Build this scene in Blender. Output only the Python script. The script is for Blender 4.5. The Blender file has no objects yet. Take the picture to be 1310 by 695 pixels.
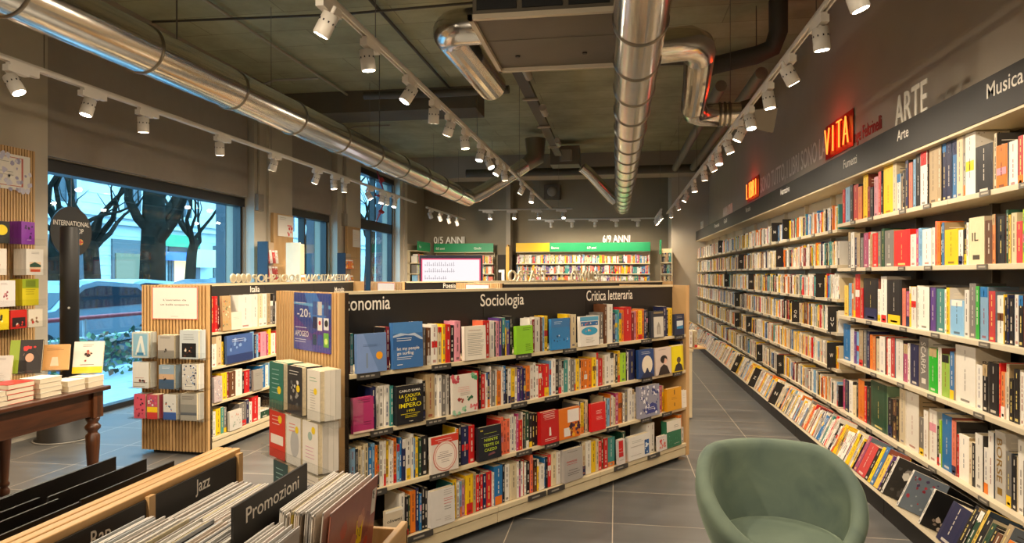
import bpy, math, random
from math import sin, cos, pi, radians, sqrt, atan2
from mathutils import Vector, Matrix
SC = bpy.context.scene
COL = SC.collection
V = Vector

# ------------------------------------------------------------------ camera model (the photo's own perspective)
FPX, CX, HY, EYE = 855.0, 655.0, 351.0, 1.5
TH = math.atan(133.0 / FPX); CT, ST = cos(TH), sin(TH)
def ray(u, v):
    a = (u - CX) / FPX
    return V((CT*a - ST, ST*a + CT, (HY - v) / FPX))
def on_z(u, v, z):
    r = ray(u, v); return r*((z-EYE)/r.z) + V((0, 0, EYE))
def on_x(u, v, x):
    r = ray(u, v); return r*(x/r.x) + V((0, 0, EYE))
def on_y(u, v, y):
    r = ray(u, v); return r*(y/r.y) + V((0, 0, EYE))
def on_line(u, v, p, d):          # vertical plane through p along d: (distance along d, height)
    r = ray(u, v); det = r.x*(-d.y) + d.x*r.y
    t = (p.x*(-d.y) + d.x*p.y)/det; k = (r.x*p.y - r.y*p.x)/det
    return k, r.z*t + EYE
def proj(p):
    xc = p.x*CT + p.y*ST; zc = -p.x*ST + p.y*CT
    if zc < .05: return None
    return CX + FPX*xc/zc, HY - FPX*(p.z-EYE)/zc, zc

# ------------------------------------------------------------------ colours
def lin(c):
    return c/12.92 if c <= .04045 else ((c+.055)/1.055)**2.4
def H(h):
    h = h.lstrip('#'); return tuple(lin(int(h[i:i+2], 16)/255) for i in (0, 2, 4))
PAL = dict(w=('white', 'e9e4da'), c=('cream', 'dccba6'), k=('black', '17161a'), g=('grey', '77736f'), s=('pale grey', 'b9b4ac'),
           n=('navy blue', '1e2450'), b=('blue', '1f6fae'), l=('light blue', '7fb0d6'), t=('teal', '3f8f8a'), G=('dark green', '1f4a34'),
           L=('lime green', '9ecb2e'), y=('yellow', 'efc413'), o=('orange', 'e57a1c'), r=('red', 'd01f20'), d=('dark red', '7d1620'),
           p=('pink', 'd98fa0'), m=('magenta', 'b23a72'), v=('purple', '5b3a86'), B=('brown', '6a4025'), T=('tan', 'b39a72'), S=('salmon orange', 'ee7350'),
           e=('bright green', '21b52b'), O=('ochre', 'd69a12'))
PC = {k: H(v[1]) for k, v in PAL.items()}
WOODC = H('c79a5e')

# ------------------------------------------------------------------ materials (all procedural)
MATS = {}
def nt(name):
    m = bpy.data.materials.new(name); m.use_nodes = True
    t = m.node_tree; return m, t, t.nodes['Principled BSDF']
def setp(b, **k):
    for n, v in k.items():
        b.inputs[n].default_value = v
def mat(name, col=(.5,.5,.5), rough=.5, metal=0, var=.0, scale=8, bump=0, bscale=40, **k):
    if name in MATS: return MATS[name]
    m, t, b = nt(name); N, L = t.nodes, t.links
    setp(b, Roughness=rough, Metallic=metal, **k)
    c4 = (*col, 1)
    tc = N.new('ShaderNodeTexCoord')
    if var:
        nz = N.new('ShaderNodeTexNoise'); nz.inputs['Scale'].default_value = scale; nz.inputs['Detail'].default_value = 4
        L.new(tc.outputs['Object'], nz.inputs['Vector'])
        r = N.new('ShaderNodeMapRange'); r.inputs[1].default_value = .3; r.inputs[2].default_value = .7
        r.inputs[3].default_value = 1-var; r.inputs[4].default_value = 1+var
        L.new(nz.outputs['Fac'], r.inputs['Value'])
        mx = N.new('ShaderNodeVectorMath'); mx.operation = 'SCALE'; mx.inputs[0].default_value = col
        L.new(r.outputs[0], mx.inputs['Scale']); L.new(mx.outputs[0], b.inputs['Base Color'])
    else:
        b.inputs['Base Color'].default_value = c4
    if bump:
        n2 = N.new('ShaderNodeTexNoise'); n2.inputs['Scale'].default_value = bscale
        L.new(tc.outputs['Object'], n2.inputs['Vector'])
        bp = N.new('ShaderNodeBump'); bp.inputs['Strength'].default_value = bump; bp.inputs['Distance'].default_value = .01
        L.new(n2.outputs['Fac'], bp.inputs['Height']); L.new(bp.outputs[0], b.inputs['Normal'])
    MATS[name] = m; return m
def mat_vc(name, rough=.45, var=.06, scale=30, **k):     # the colours laid down face by face in the mesh
    if name in MATS: return MATS[name]
    m, t, b = nt(name); N, L = t.nodes, t.links
    setp(b, Roughness=rough, **k)
    a = N.new('ShaderNodeAttribute'); a.attribute_name = 'Col'
    tc = N.new('ShaderNodeTexCoord'); nz = N.new('ShaderNodeTexNoise'); nz.inputs['Scale'].default_value = scale
    L.new(tc.outputs['Object'], nz.inputs['Vector'])
    r = N.new('ShaderNodeMapRange'); r.inputs[3].default_value = 1-var; r.inputs[4].default_value = 1+var
    L.new(nz.outputs['Fac'], r.inputs['Value'])
    mx = N.new('ShaderNodeVectorMath'); mx.operation = 'SCALE'
    L.new(a.outputs['Color'], mx.inputs[0]); L.new(r.outputs[0], mx.inputs['Scale'])
    L.new(mx.outputs[0], b.inputs['Base Color'])
    MATS[name] = m; return m
def mat_emit(name, col, s):
    if name in MATS: return MATS[name]
    m, t, b = nt(name)
    setp(b, Roughness=.4); b.inputs['Base Color'].default_value = (*col, 1)
    b.inputs['Emission Color'].default_value = (*col, 1); b.inputs['Emission Strength'].default_value = s
    MATS[name] = m; return m
def mat_emit_vc(name, s):
    m, t, b = nt(name); N, L = t.nodes, t.links
    a = N.new('ShaderNodeAttribute'); a.attribute_name = 'Col'
    L.new(a.outputs['Color'], b.inputs['Emission Color']); b.inputs['Emission Strength'].default_value = s
    b.inputs['Base Color'].default_value = (.02, .02, .02, 1)
    MATS[name] = m; return m
def mat_clear(name, tint=(1,1,1), refl=.08, rough=.02):   # thin clear sheet: see-through plus a mirror gloss
    if name in MATS: return MATS[name]
    m = bpy.data.materials.new(name); m.use_nodes = True
    t = m.node_tree; N, L = t.nodes, t.links; N.remove(N['Principled BSDF'])
    tr = N.new('ShaderNodeBsdfTransparent'); tr.inputs[0].default_value = (*tint, 1)
    gl = N.new('ShaderNodeBsdfGlossy'); gl.inputs['Roughness'].default_value = rough
    fr = N.new('ShaderNodeLayerWeight'); fr.inputs[0].default_value = .5
    pw = N.new('ShaderNodeMath'); pw.operation = 'POWER'; pw.inputs[1].default_value = 4; L.new(fr.outputs['Facing'], pw.inputs[0])
    ad = N.new('ShaderNodeMath'); ad.operation = 'MULTIPLY_ADD'; ad.inputs[1].default_value = .6; ad.inputs[2].default_value = refl*.4
    L.new(pw.outputs[0], ad.inputs[0])
    mx = N.new('ShaderNodeMixShader')
    L.new(ad.outputs[0], mx.inputs[0]); L.new(tr.outputs[0], mx.inputs[1]); L.new(gl.outputs[0], mx.inputs[2])
    L.new(mx.outputs[0], N['Material Output'].inputs[0]); MATS[name] = m; return m
def mat_wood(name, c1, c2, rough=.45, scale=3, axis=2, stretch=12):
    if name in MATS: return MATS[name]
    m, t, b = nt(name); N, L = t.nodes, t.links
    setp(b, Roughness=rough)
    tc = N.new('ShaderNodeTexCoord'); mp = N.new('ShaderNodeMapping')
    sc = [scale*stretch]*3; sc[axis] = scale
    mp.inputs['Scale'].default_value = sc
    nz = N.new('ShaderNodeTexNoise'); nz.inputs['Scale'].default_value = 1; nz.inputs['Detail'].default_value = 6; nz.inputs['Distortion'].default_value = .6
    L.new(tc.outputs['Object'], mp.inputs[0]); L.new(mp.outputs[0], nz.inputs['Vector'])
    cr = N.new('ShaderNodeValToRGB'); e = cr.color_ramp.elements
    e[0].position = .32; e[0].color = (*c1, 1); e[1].position = .68; e[1].color = (*c2, 1)
    L.new(nz.outputs['Fac'], cr.inputs[0]); L.new(cr.outputs[0], b.inputs['Base Color'])
    MATS[name] = m; return m

# ------------------------------------------------------------------ mesh builder
_TXT = {}
def text_data(s, ex=0.0, spacing=1.0):
    k = (s, ex, spacing)
    if k in _TXT: return _TXT[k]
    cu = bpy.data.curves.new('lettering', 'FONT'); cu.body = s; cu.resolution_u = 3; cu.extrude = ex; cu.size = 1; cu.offset = .008; cu.space_character = spacing
    ob = bpy.data.objects.new('lettering', cu); COL.objects.link(ob)
    dg = bpy.context.evaluated_depsgraph_get()
    me = bpy.data.meshes.new_from_object(ob.evaluated_get(dg))
    vs = [v.co.copy() for v in me.vertices]; fs = [tuple(p.vertices) for p in me.polygons]
    bpy.data.meshes.remove(me); bpy.data.objects.remove(ob); bpy.data.curves.remove(cu)
    x0 = min(v.x for v in vs); x1 = max(v.x for v in vs); y0 = min(v.y for v in vs); y1 = max(v.y for v in vs)
    _TXT[k] = (vs, fs, x0, x1, y0, y1); return _TXT[k]

class MB:
    def __init__(s): s.v = []; s.f = []; s.c = []; s.m = []; s.sm = []
    def add(s, vs, fs, col=(.5,.5,.5), m=0, smooth=False):
        b = len(s.v); s.v += [tuple(v) for v in vs]
        for f in fs:
            s.f.append(tuple(b+i for i in f)); s.c.append(col); s.m.append(m); s.sm.append(smooth)
        return s
    def box(s, x0, x1, y0, y1, z0, z1, col=(.5,.5,.5), m=0, M=None):
        vs = [V((x, y, z)) for z in (z0, z1) for y in (y0, y1) for x in (x0, x1)]
        if M is not None: vs = [M @ v for v in vs]
        return s.add(vs, [(0,2,3,1), (4,5,7,6), (0,1,5,4), (2,6,7,3), (0,4,6,2), (1,3,7,5)], col, m)
    def quad(s, a, b, c, d, col, m=0): return s.add([a, b, c, d], [(0,1,2,3)], col, m)
    def rect(s, o, X, Y, x0, x1, y0, y1, col, m=0):      # flat rectangle in the frame (o, X, Y)
        return s.quad(o+X*x0+Y*y0, o+X*x1+Y*y0, o+X*x1+Y*y1, o+X*x0+Y*y1, col, m)
    def disc(s, o, X, Y, r, col, m=0, n=24, ry=None):
        ry = ry or r
        return s.add([o+X*(r*cos(2*pi*i/n))+Y*(ry*sin(2*pi*i/n)) for i in range(n)], [tuple(range(n))], col, m)
    def poly(s, o, X, Y, pts, col, m=0):
        return s.add([o+X*a+Y*b for a, b in pts], [tuple(range(len(pts)))], col, m)
    def prism(s, pts, z0, z1, col, m=0, M=None, smooth=False):   # pts counter-clockwise in xy
        n = len(pts); vs = [V((a, b, z0)) for a, b in pts] + [V((a, b, z1)) for a, b in pts]
        if M is not None: vs = [M @ v for v in vs]
        s.add(vs, [(i, (i+1) % n, n+(i+1) % n, n+i) for i in range(n)], col, m, smooth)
        return s.add(vs, [tuple(range(n-1, -1, -1)), tuple(range(n, 2*n))], col, m)
    def tube(s, path, r, n=12, col=(.5,.5,.5), m=0, cap=True, smooth=True):
        path = [V(p) for p in path]; rings = []; rr = r if isinstance(r, (list, tuple)) else [r]*len(path)
        t0 = (path[1]-path[0]).normalized()
        up = V((0,0,1)) if abs(t0.z) < .9 else V((1,0,0))
        a = t0.cross(up).normalized()
        for i, p in enumerate(path):
            t = ((path[min(i+1, len(path)-1)]-p).normalized() + (p-path[max(i-1, 0)]).normalized())
            t = t.normalized() if t.length > 1e-6 else t0
            a = (a - t*a.dot(t)).normalized(); b = t.cross(a)
            rings.append([p+a*(rr[i]*cos(2*pi*j/n))+b*(rr[i]*sin(2*pi*j/n)) for j in range(n)])
        vs = [v for q in rings for v in q]; fs = []
        for i in range(len(path)-1):
            for j in range(n):
                k = (j+1) % n; fs.append((i*n+j, (i*n+k), (i+1)*n+k, (i+1)*n+j))
        s.add(vs, fs, col, m, smooth)
        if cap:
            s.add(rings[0], [tuple(range(n-1, -1, -1))], col, m); s.add(rings[-1], [tuple(range(n))], col, m)
        return s
    def lathe(s, prof, n=24, col=(.5,.5,.5), m=0, M=None, smooth=True):   # prof [(r,z)] from bottom to top
        vs = []
        for r, z in prof:
            for j in range(n): vs.append(V((r*cos(2*pi*j/n), r*sin(2*pi*j/n), z)))
        fs = []
        for i in range(len(prof)-1):
            for j in range(n):
                k = (j+1) % n; fs.append((i*n+j, i*n+k, (i+1)*n+k, (i+1)*n+j))
        fs.append(tuple(range(n-1, -1, -1))); fs.append(tuple(range((len(prof)-1)*n, len(prof)*n)))
        if M is not None: vs = [M @ v for v in vs]
        return s.add(vs, fs, col, m, smooth)
    def text(s, t, o, X, Y, h, w=None, col=(1,1,1), m=0, align='l', ex=0.0, spacing=1.0, narrow=.82):
        vs, fs, x0, x1, y0, y1 = text_data(t, ex, spacing)
        ky = h/.73                        # capital height of the built-in face
        kx = (w/(x1-x0)) if w else ky*narrow
        wid = kx*(x1-x0); off = {'l': 0, 'c': -wid/2, 'r': -wid}[align]
        Z = X.cross(Y)
        return s.add([o + X*(off+(v.x-x0)*kx) + Y*(v.y*ky) + Z*(v.z*ky) for v in vs], fs, col, m)
    def build(s, name, mats, parent=None, bevel=0, seg=2, merge=False, subsurf=0):
        me = bpy.data.meshes.new(name); me.from_pydata(s.v, [], s.f)
        ms = mats if isinstance(mats, (list, tuple)) else [mats]
        for q in ms: me.materials.append(q)
        me.polygons.foreach_set('material_index', s.m); me.polygons.foreach_set('use_smooth', s.sm)
        at = me.color_attributes.new('Col', 'FLOAT_COLOR', 'CORNER')
        buf = []
        for f, c in zip(s.f, s.c): buf += [c[0], c[1], c[2], 1.0]*len(f)
        at.data.foreach_set('color', buf); me.update()
        o = bpy.data.objects.new(name, me); COL.objects.link(o)
        if parent is not None: o.parent = parent
        if bevel:
            b = o.modifiers.new('bevel', 'BEVEL'); b.width = bevel; b.segments = seg; b.limit_method = 'ANGLE'; b.angle_limit = radians(50)
        if subsurf:
            q = o.modifiers.new('subdivision', 'SUBSURF'); q.levels = subsurf; q.render_levels = subsurf
        return o

LABELS = {}
def tag(o, label=None, cat=None, group=None, kind=None):
    if label:
        o['label'] = label
    if cat: o['category'] = cat
    if group: o['group'] = group
    if kind: o['kind'] = kind
    return o
def thing(name, label, cat, loc=(0,0,0), rz=0, group=None):
    o = bpy.data.objects.new(name, None); COL.objects.link(o); o.empty_display_size = .1
    o.location = loc; o.rotation_euler = (0, 0, rz); return tag(o, label, cat, group)
def struct(name, mb, mats, **k):
    o = mb.build(name, mats, **k); o['kind'] = 'structure'; return o
def copy_thing(o, loc, rz=None, label=None, group=None):
    c = o.copy(); COL.objects.link(c); c.location = loc
    if rz is not None: c.rotation_euler = (0, 0, rz)
    if label: c['label'] = label
    if group: c['group'] = group
    for ch in list(o.children):
        d = ch.copy(); COL.objects.link(d); d.parent = c
        for g in list(ch.children):
            e = g.copy(); COL.objects.link(e); e.parent = d
    return c
ORD = ['zeroth','first','second','third','fourth','fifth','sixth','seventh','eighth','ninth','tenth','eleventh','twelfth','thirteenth','fourteenth',
       'fifteenth','sixteenth','seventeenth','eighteenth','nineteenth','twentieth']
def ordw(n):
    if n <= 20: return ORD[n]
    t = ['','','twenty','thirty','forty','fifty','sixty','seventy','eighty','ninety'][n//10]
    tt = ['','','twentieth','thirtieth','fortieth','fiftieth','sixtieth','seventieth','eightieth','ninetieth'][n//10]
    return tt if n % 10 == 0 else t+'-'+ORD[n % 10]
UX, UY, UZ = V((1,0,0)), V((0,1,0)), V((0,0,1))
RNG = random.Random(7)

# shared materials
M_BOOK = mat_vc('printed_cover', .42, .05)
M_PAGE = mat('page_paper', H('d8c9a8'), .8, var=.1, scale=90)
M_VC = mat_vc('painted_parts', .5, .03)
M_PRINT = mat_vc('printed_paper', .55, .03)
M_CREAM = mat('cream_lacquer', H('d9c9a6'), .4, var=.03)
M_WHITE = mat('white_metal', H('e6e0d6'), .4, var=.02)
M_BLACK = mat('black_panel', H('1d1a18'), .5, var=.08)
M_DARK = mat('dark_steel', H('2a2a2c'), .4, var=.05)
M_WOOD = mat_wood('light_oak', H('c69d66'), H('d2ab78'), scale=1.2, stretch=5)
M_WOODY = mat_wood('light_oak_rail', H('c49658'), H('dcb27a'), axis=1, scale=1.5, stretch=14)
M_GAP = mat('shadow_gap_felt', H('2a1b0c'), .95)
M_WALNUT = mat_wood('walnut_stain', H('2c1508'), H('552c14'), .35, axis=1, scale=2)
M_WALNUTV = mat_wood('walnut_turned', H('331a0b'), H('5e3418'), .35, axis=2, scale=2)
M_ACRYL = mat_clear('clear_acrylic', (.985,.99,.99), .06)
M_CLEARGLASS = mat_clear('window_glass', (.86,.93,.95), .1, .005)
# ================================================================== ROOM
XL, XR, YB, YF, ZC = -5.45, 2.32, 18.6, -3.0, 4.5
def floor_mat():
    m, t, b = nt('slate_tile'); N, L = t.nodes, t.links
    tc = N.new('ShaderNodeTexCoord'); mp = N.new('ShaderNodeMapping'); mp.inputs['Location'].default_value = (.02, .13, 0)
    L.new(tc.outputs['Object'], mp.inputs[0])
    br = N.new('ShaderNodeTexBrick'); br.offset = 0; br.inputs['Scale'].default_value = 1
    br.inputs['Brick Width'].default_value = .6; br.inputs['Row Height'].default_value = .6; br.inputs['Mortar Size'].default_value = .0028
    br.inputs['Mortar Smooth'].default_value = .1
    br.inputs['Color1'].default_value = (*H('555657'), 1); br.inputs['Color2'].default_value = (*H('5e5e5c'), 1); br.inputs['Mortar'].default_value = (*H('b5aa98'), 1)
    L.new(mp.outputs[0], br.inputs['Vector'])
    nz = N.new('ShaderNodeTexNoise'); nz.inputs['Scale'].default_value = 2.2; nz.inputs['Detail'].default_value = 8
    m2 = N.new('ShaderNodeMapping'); m2.inputs['Scale'].default_value = (.6, 3, 1); L.new(tc.outputs['Object'], m2.inputs[0]); L.new(m2.outputs[0], nz.inputs['Vector'])
    r = N.new('ShaderNodeMapRange'); r.inputs[1].default_value = .3; r.inputs[2].default_value = .7; r.inputs[3].default_value = .78; r.inputs[4].default_value = 1.18
    L.new(nz.outputs['Fac'], r.inputs['Value'])
    mx = N.new('ShaderNodeVectorMath'); mx.operation = 'SCALE'; L.new(br.outputs['Color'], mx.inputs[0]); L.new(r.outputs[0], mx.inputs['Scale'])
    L.new(mx.outputs[0], b.inputs['Base Color'])
    r2 = N.new('ShaderNodeMapRange'); r2.inputs[3].default_value = .3; r2.inputs[4].default_value = .4; L.new(nz.outputs['Fac'], r2.inputs['Value']); L.new(r2.outputs[0], b.inputs['Roughness'])
    return m
def ceil_mat():
    m, t, b = nt('cast_concrete'); N, L = t.nodes, t.links; setp(b, Roughness=.85)
    tc = N.new('ShaderNodeTexCoord')
    br = N.new('ShaderNodeTexBrick'); br.offset = .5; br.inputs['Scale'].default_value = 1
    br.inputs['Brick Width'].default_value = 2.5; br.inputs['Row Height'].default_value = .55; br.inputs['Mortar Size'].default_value = .006
    br.inputs['Color1'].default_value = (*H('aca782'), 1); br.inputs['Color2'].default_value = (*H('a09c78'), 1); br.inputs['Mortar'].default_value = (*H('878262'), 1)
    L.new(tc.outputs['Object'], br.inputs['Vector'])
    nz = N.new('ShaderNodeTexNoise'); nz.inputs['Scale'].default_value = 1.3; nz.inputs['Detail'].default_value = 9; nz.inputs['Roughness'].default_value = .65
    L.new(tc.outputs['Object'], nz.inputs['Vector'])
    r = N.new('ShaderNodeMapRange'); r.inputs[1].default_value = .3; r.inputs[2].default_value = .7; r.inputs[3].default_value = .72; r.inputs[4].default_value = 1.2
    L.new(nz.outputs['Fac'], r.inputs['Value'])
    mx = N.new('ShaderNodeVectorMath'); mx.operation = 'SCALE'; L.new(br.outputs['Color'], mx.inputs[0]); L.new(r.outputs[0], mx.inputs['Scale'])
    L.new(mx.outputs[0], b.inputs['Base Color']); return m
M_WALL = mat('grey_brown_wall_paint', H('b6ab9a'), .8, var=.04, scale=2)
M_WALLD = mat('taupe_wall_paint', H('a09482'), .8, var=.05, scale=1.5)
M_PIL = mat('pale_plaster', H('c0b6a5'), .75, var=.04, scale=2)
M_BLINDP = mat('grey_roller_panel', H('a0958a'), .75, var=.03)
M_FRAME = mat('dark_window_frame', H('201d1c'), .4, var=.05)
struct('floor', MB().box(XL-.3, XR+.3, YF-.3, YB+.3, -.1, 0), floor_mat())
struct('ceiling', MB().box(XL-.3, XR+.3, YF-.3, YB+.3, ZC, ZC+.15), ceil_mat())
struct('wall_right', MB().box(XR, XR+.2, YF, YB, 0, ZC), M_WALL)
struct('wall_back', MB().box(XL-.2, XR+.2, YB, YB+.2, 0, ZC), mat('olive_grey_back_wall', H('8d836f'), .8, var=.04, scale=2))
struct('wall_front', MB().box(XL-.2, XR+.2, YF-.2, YF, 0, ZC), M_WALL)
# left wall: piers between the windows, wall above them
OPEN = [(5.6, 9.2, 2.5), (10.46, 12.16, 2.5), (13.5, 15.95, 3.7)]
edges = [YF] + [e for o in OPEN for e in o[:2]] + [YB]
wl = MB()
for i in range(0, len(edges), 2): wl.box(XL-.3, XL, edges[i], edges[i+1], 0, ZC)
for a, b, h in OPEN: wl.box(XL-.3, XL, a, b, h+.12, ZC)
struct('wall_left', wl, M_WALLD)
M_REVEAL_SHADE = mat('shaded_outer_reveal', H('3a4650'), .6, var=.05)  # bluish shade of the outer window reveals, put into the colour
for i in range(0, len(edges), 2): struct('wall_outer_%d' % (i//2+1), MB().box(XL-.46, XL-.301, edges[i]-.01, edges[i+1]+.01, 0, ZC), M_REVEAL_SHADE)
for i, (a, b) in enumerate([(9.22, 10.4), (12.22, 13.42), (16.0, 16.6)]):
    struct('pillar_%d' % (i+1), MB().box(XL-.02, XL+.14, a, b, 0, 3.9).box(XL-.02, XL+.18, a+.35, b-.35, 0, 4.2), M_PIL)
struct('pillar_4', MB().box(XL-.02, XL+.16, 3.3, 5.55, 0, ZC-.02), M_PIL)
struct('wall_panel', MB().box(1.4, XR, 17.45, 18.6, 0, ZC), M_PIL)                      # wall jog at the end of the long shelving
struct('beam_back', MB().box(XL, XR, 16.6, 17.3, 3.95, ZC), M_WALLD)
struct('beam_middle', MB().box(XL, -2.2, 10.4, 11.1, 4.15, ZC), mat('old_plaster_beam', H('5f5747'), .85, var=.1, scale=2))
# windows: frame (sides, header) + pane, roller panel over each
def window(n, a, b, h, sill=.06, mull=()):
    f = MB(); x0, x1 = XL-.16, XL-.04
    f.box(x0, x1, a, a+.05, 0, h).box(x0, x1, b-.05, b, 0, h).box(x0, x1+.04, a, b, h, h+.13).box(x0, x1, a, b, 0, sill)
    for q in mull: f.box(x0, x1, q[0], q[1], q[2], q[3])
    o = struct('window_%d' % n, f, M_FRAME)
    g = MB().box(XL-.11, XL-.095, a+.05, b-.05, sill, h).build('pane', M_CLEARGLASS, o)
    tag(g, 'clear glass pane')
    return o
window(1, *OPEN[0], mull=[])
window(2, *OPEN[1], mull=[(11.2, 11.25, 0, 2.5)])
window(3, *OPEN[2], mull=[(13.5, 15.95, 2.5, 2.72), (14.45, 14.53, 0, 2.5), (14.72, 14.78, 2.7, 3.7)])
for i, (a, b, h) in enumerate(OPEN[:2]):
    struct('trim_%d' % (i+1), MB().box(XL-.02, XL+.06, a+.02, b-.02, h+.14, 4.0), M_BLINDP)

# ================================================================== OUTSIDE
M_ASPH = mat('wet_asphalt', H('5b6a78'), .35, var=.15, scale=1.5)
M_STONE = mat('pale_stone_facade', H('c4c8c8'), .8, var=.1, scale=.6)
M_BARK = mat('plane_tree_bark', H('1d1c17'), .9, var=.3, scale=5, bump=.4, **{'Specular IOR Level': .05})
struct('street', MB().box(-40, XL-.3, -10, 70, -.25, -.12), M_ASPH)
struct('pavement', MB().box(-8.2, XL-.3, -10, 70, -.12, -.02), mat('pavement_slabs', H('9fb0bd'), .6, var=.1))
XFA = -21.0
fa = MB(); fa.box(XFA-1, XFA, 8, 62, -.2, 14)
for z in (3.6, 3.9, 7.4): fa.box(XFA, XFA+.25, 8, 62, z, z+.16)
for k in range(20): fa.box(XFA, XFA+.02, 8, 62, .2+k*.42, .235+k*.42, )
bld = thing('street_building', 'pale stone building with shopfronts across the street', 'building', (0, 0, 0))
fa.build('facade', M_STONE, bld)
for k in range(13):
    y = 12 + k*3.6
    for z0, z1 in ((4.3, 6.7), (8.2, 10.6)):
        w = MB().box(XFA, XFA+.06, y-.75, y+.75, z0-.15, z1+.2, H('c5cccf'), 0).box(XFA+.03, XFA+.09, y-.5, y+.5, z0, z1, H('39424a'), 0)
        w.box(XFA+.05, XFA+.13, y-.03, y+.03, z0, z1, H('5c666c'), 0)
        w.build('window', M_VC, bld)
for k in range(13):
    y = 12 + k*3.6
    w = MB().box(XFA, XFA+.08, y-1.2, y+1.2, 0, 3.0, H('5b5f60')).box(XFA+.04, XFA+.12, y-1.05, y+1.05, .4, 2.4, H(['8a7a58','4a5661','b8904a','39434c'][k % 4]))
    w.build('shopfront', M_VC, bld)
    if k % 2: MB().box(XFA+.12, XFA+.14, y-.9, y+.2, 1.0, 2.3, H('e8a050')).build('lit_shop_window', mat_emit('lit_shop_glow', (1, .55, .22), .35), bld)
for (u, v, w_, h_, c, lab) in ((232, 309, 2.6, .55, '2f9e6a', 'green shop sign lit across the street'), (222, 328, 2.0, .4, '3d6fc0', 'blue shop sign beside the tree trunk across the street'), (262, 331, 1.8, .9, 'd8c79a', 'beige shop window board across the street'), (305, 318, 3.0, .5, '2a8f5e', 'long green shop awning seen at the window edge')):
    p = on_x(u, v, XFA+.45)
    tag(MB().box(p.x-.1, p.x+.12, p.y-w_/2, p.y+w_/2, p.z-h_/2, p.z+h_/2, H(c)).build('shop_sign', M_VC), lab, 'sign')
def tree(u, x, r, h, label, lean, seed, zr=(.75, 1)):
    rg = random.Random(seed); p = on_x(u, 340, x)
    t = thing('plane_tree', label, 'tree', (p.x, p.y, -.2), 0, 'street trees')
    m = MB(); path = [V((0, 0, 0)), V((lean*.1, lean*.2, 1.2)), V((lean*.15, lean*.5, 2.6)), V((lean*.2, lean*1.0, h))]
    m.tube(path, [r*1.25, r, r*.92, r*.75], 14)
    m.build('trunk', M_BARK, t)
    for i in range(6):
        b = MB(); a = rg.uniform(0, 2*pi); z = h*rg.uniform(*zr); q = V((lean*.18, lean*.8*z/h, z)); pts = [q]; d = V((cos(a)*.6, sin(a), .9)); rad = r*rg.uniform(.35, .55); rs = [rad]
        for s_ in range(5):
            d = (d + V((rg.uniform(-.4, .4), rg.uniform(-.4, .4), rg.uniform(-.1, .3)))).normalized(); q = q + d*.62; pts.append(q); rs.append(rad*(1-.14*(s_+1)))
            if s_ > 1:
                e = q; dd = (d + V((rg.uniform(-.9, .9), rg.uniform(-.9, .9), .1))).normalized(); tw = [e]
                for _ in range(3): dd = (dd+V((rg.uniform(-.4, .4), rg.uniform(-.4, .4), .1))).normalized(); tw.append(tw[-1]+dd*.55)
                b.tube(tw, [rad*.3, rad*.24, rad*.16, rad*.08], 5)
        b.tube(pts, rs, 7); b.build('branch', M_BARK, t)
tree(194, -13.6, .36, 5.0, 'thick plane tree trunk in the middle of the big window', .1, 3, (.48, .8))
tree(122, -18, .26, 3.2, 'slim bare tree right of the round black sign, far side of the street', -.3, 5)
tree(240, -18, .22, 3.2, 'thin bare tree right of the thick trunk in the big window', .4, 8)
tree(66, -15.5, .18, 3.4, 'bare tree behind the round black sign', .2, 11)
tree(388, -14.6, .35, 4.5, 'leaning bare tree seen through the second window', .8, 14)
tree(470, -14.6, .3, 4.5, 'bare tree behind the glass entrance door', .5, 17)
def car(u, x, label, c, rz, L_=4.3, van=False):
    p = on_x(u, 380, x)
    t = thing('car', label, 'car', (p.x, p.y, -.12), rz, 'parked cars')
    Hh = 1.5 if not van else 1.75
    prof = [(-L_/2, .35), (-L_/2+.05, .75), (-L_/2+.5, .92), (-L_/2+1.15, 1.0), (-L_/2+1.75, Hh*.95), (0, Hh), (L_/2-1.0, Hh*.95), (L_/2-.35, 1.02), (L_/2, .85), (L_/2, .35)]
    Mx = Matrix(((0,0,1,0), (1,0,0,0), (0,1,0,0), (0,0,0,1)))
    MB().prism([(a, b) for a, b in reversed(prof)][::-1], -.82, .82, H(c), M=Mx).build('body', mat_vc('car_paint', .25, .02), t, bevel=.09, seg=3)
    g = MB(); gp = [(-L_/2+1.25, 1.0), (-L_/2+1.8, Hh*.9), (0, Hh*.94), (L_/2-1.05, Hh*.9), (L_/2-.5, 1.03)]
    for s_ in (-1, 1): g.add([V((s_*.83, a, b)) for a, b in gp], [(0,1,2,3,4) if s_ > 0 else (4,3,2,1,0)], H('26333d'))
    g.quad(V((-.7, -L_/2+1.16, 1.03)), V((.7, -L_/2+1.16, 1.03)), V((.65, -L_/2+1.72, Hh*.93)), V((-.65, -L_/2+1.72, Hh*.93)), H('26333d'))
    g.build('side_glass', mat_vc('car_glass', .08, .01), t)
    for a in (-L_/2+.85, L_/2-.8):
        for s_ in (-1, 1):
            MB().tube([V((s_*.72, a, .32)), V((s_*.86, a, .32))], .32, 18, H('16181a')).tube([V((s_*.86, a, .32)), V((s_*.872, a, .32))], .19, 12, H('a7adb2')).build('wheel', M_VC, t)
    for s_ in (-.6, .6): MB().box(s_-.16, s_+.16, -L_/2-.01, -L_/2+.1, .68, .84, H('e8eef0')).build('headlight', M_VC, t)
car(72, -10.2, 'dark silver car parked outside behind the black post', '7f8f9c', .06)
car(146, -12.2, 'pale blue car parked outside right of the black post', 'b7cbd8', .05)
car(275, -9.9, 'small dark car parked outside above the slatted end panel', '3b4a56', .03)
car(300, -12.3, 'dark blue car parked outside at the window edge', '34434e', .03)
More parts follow.
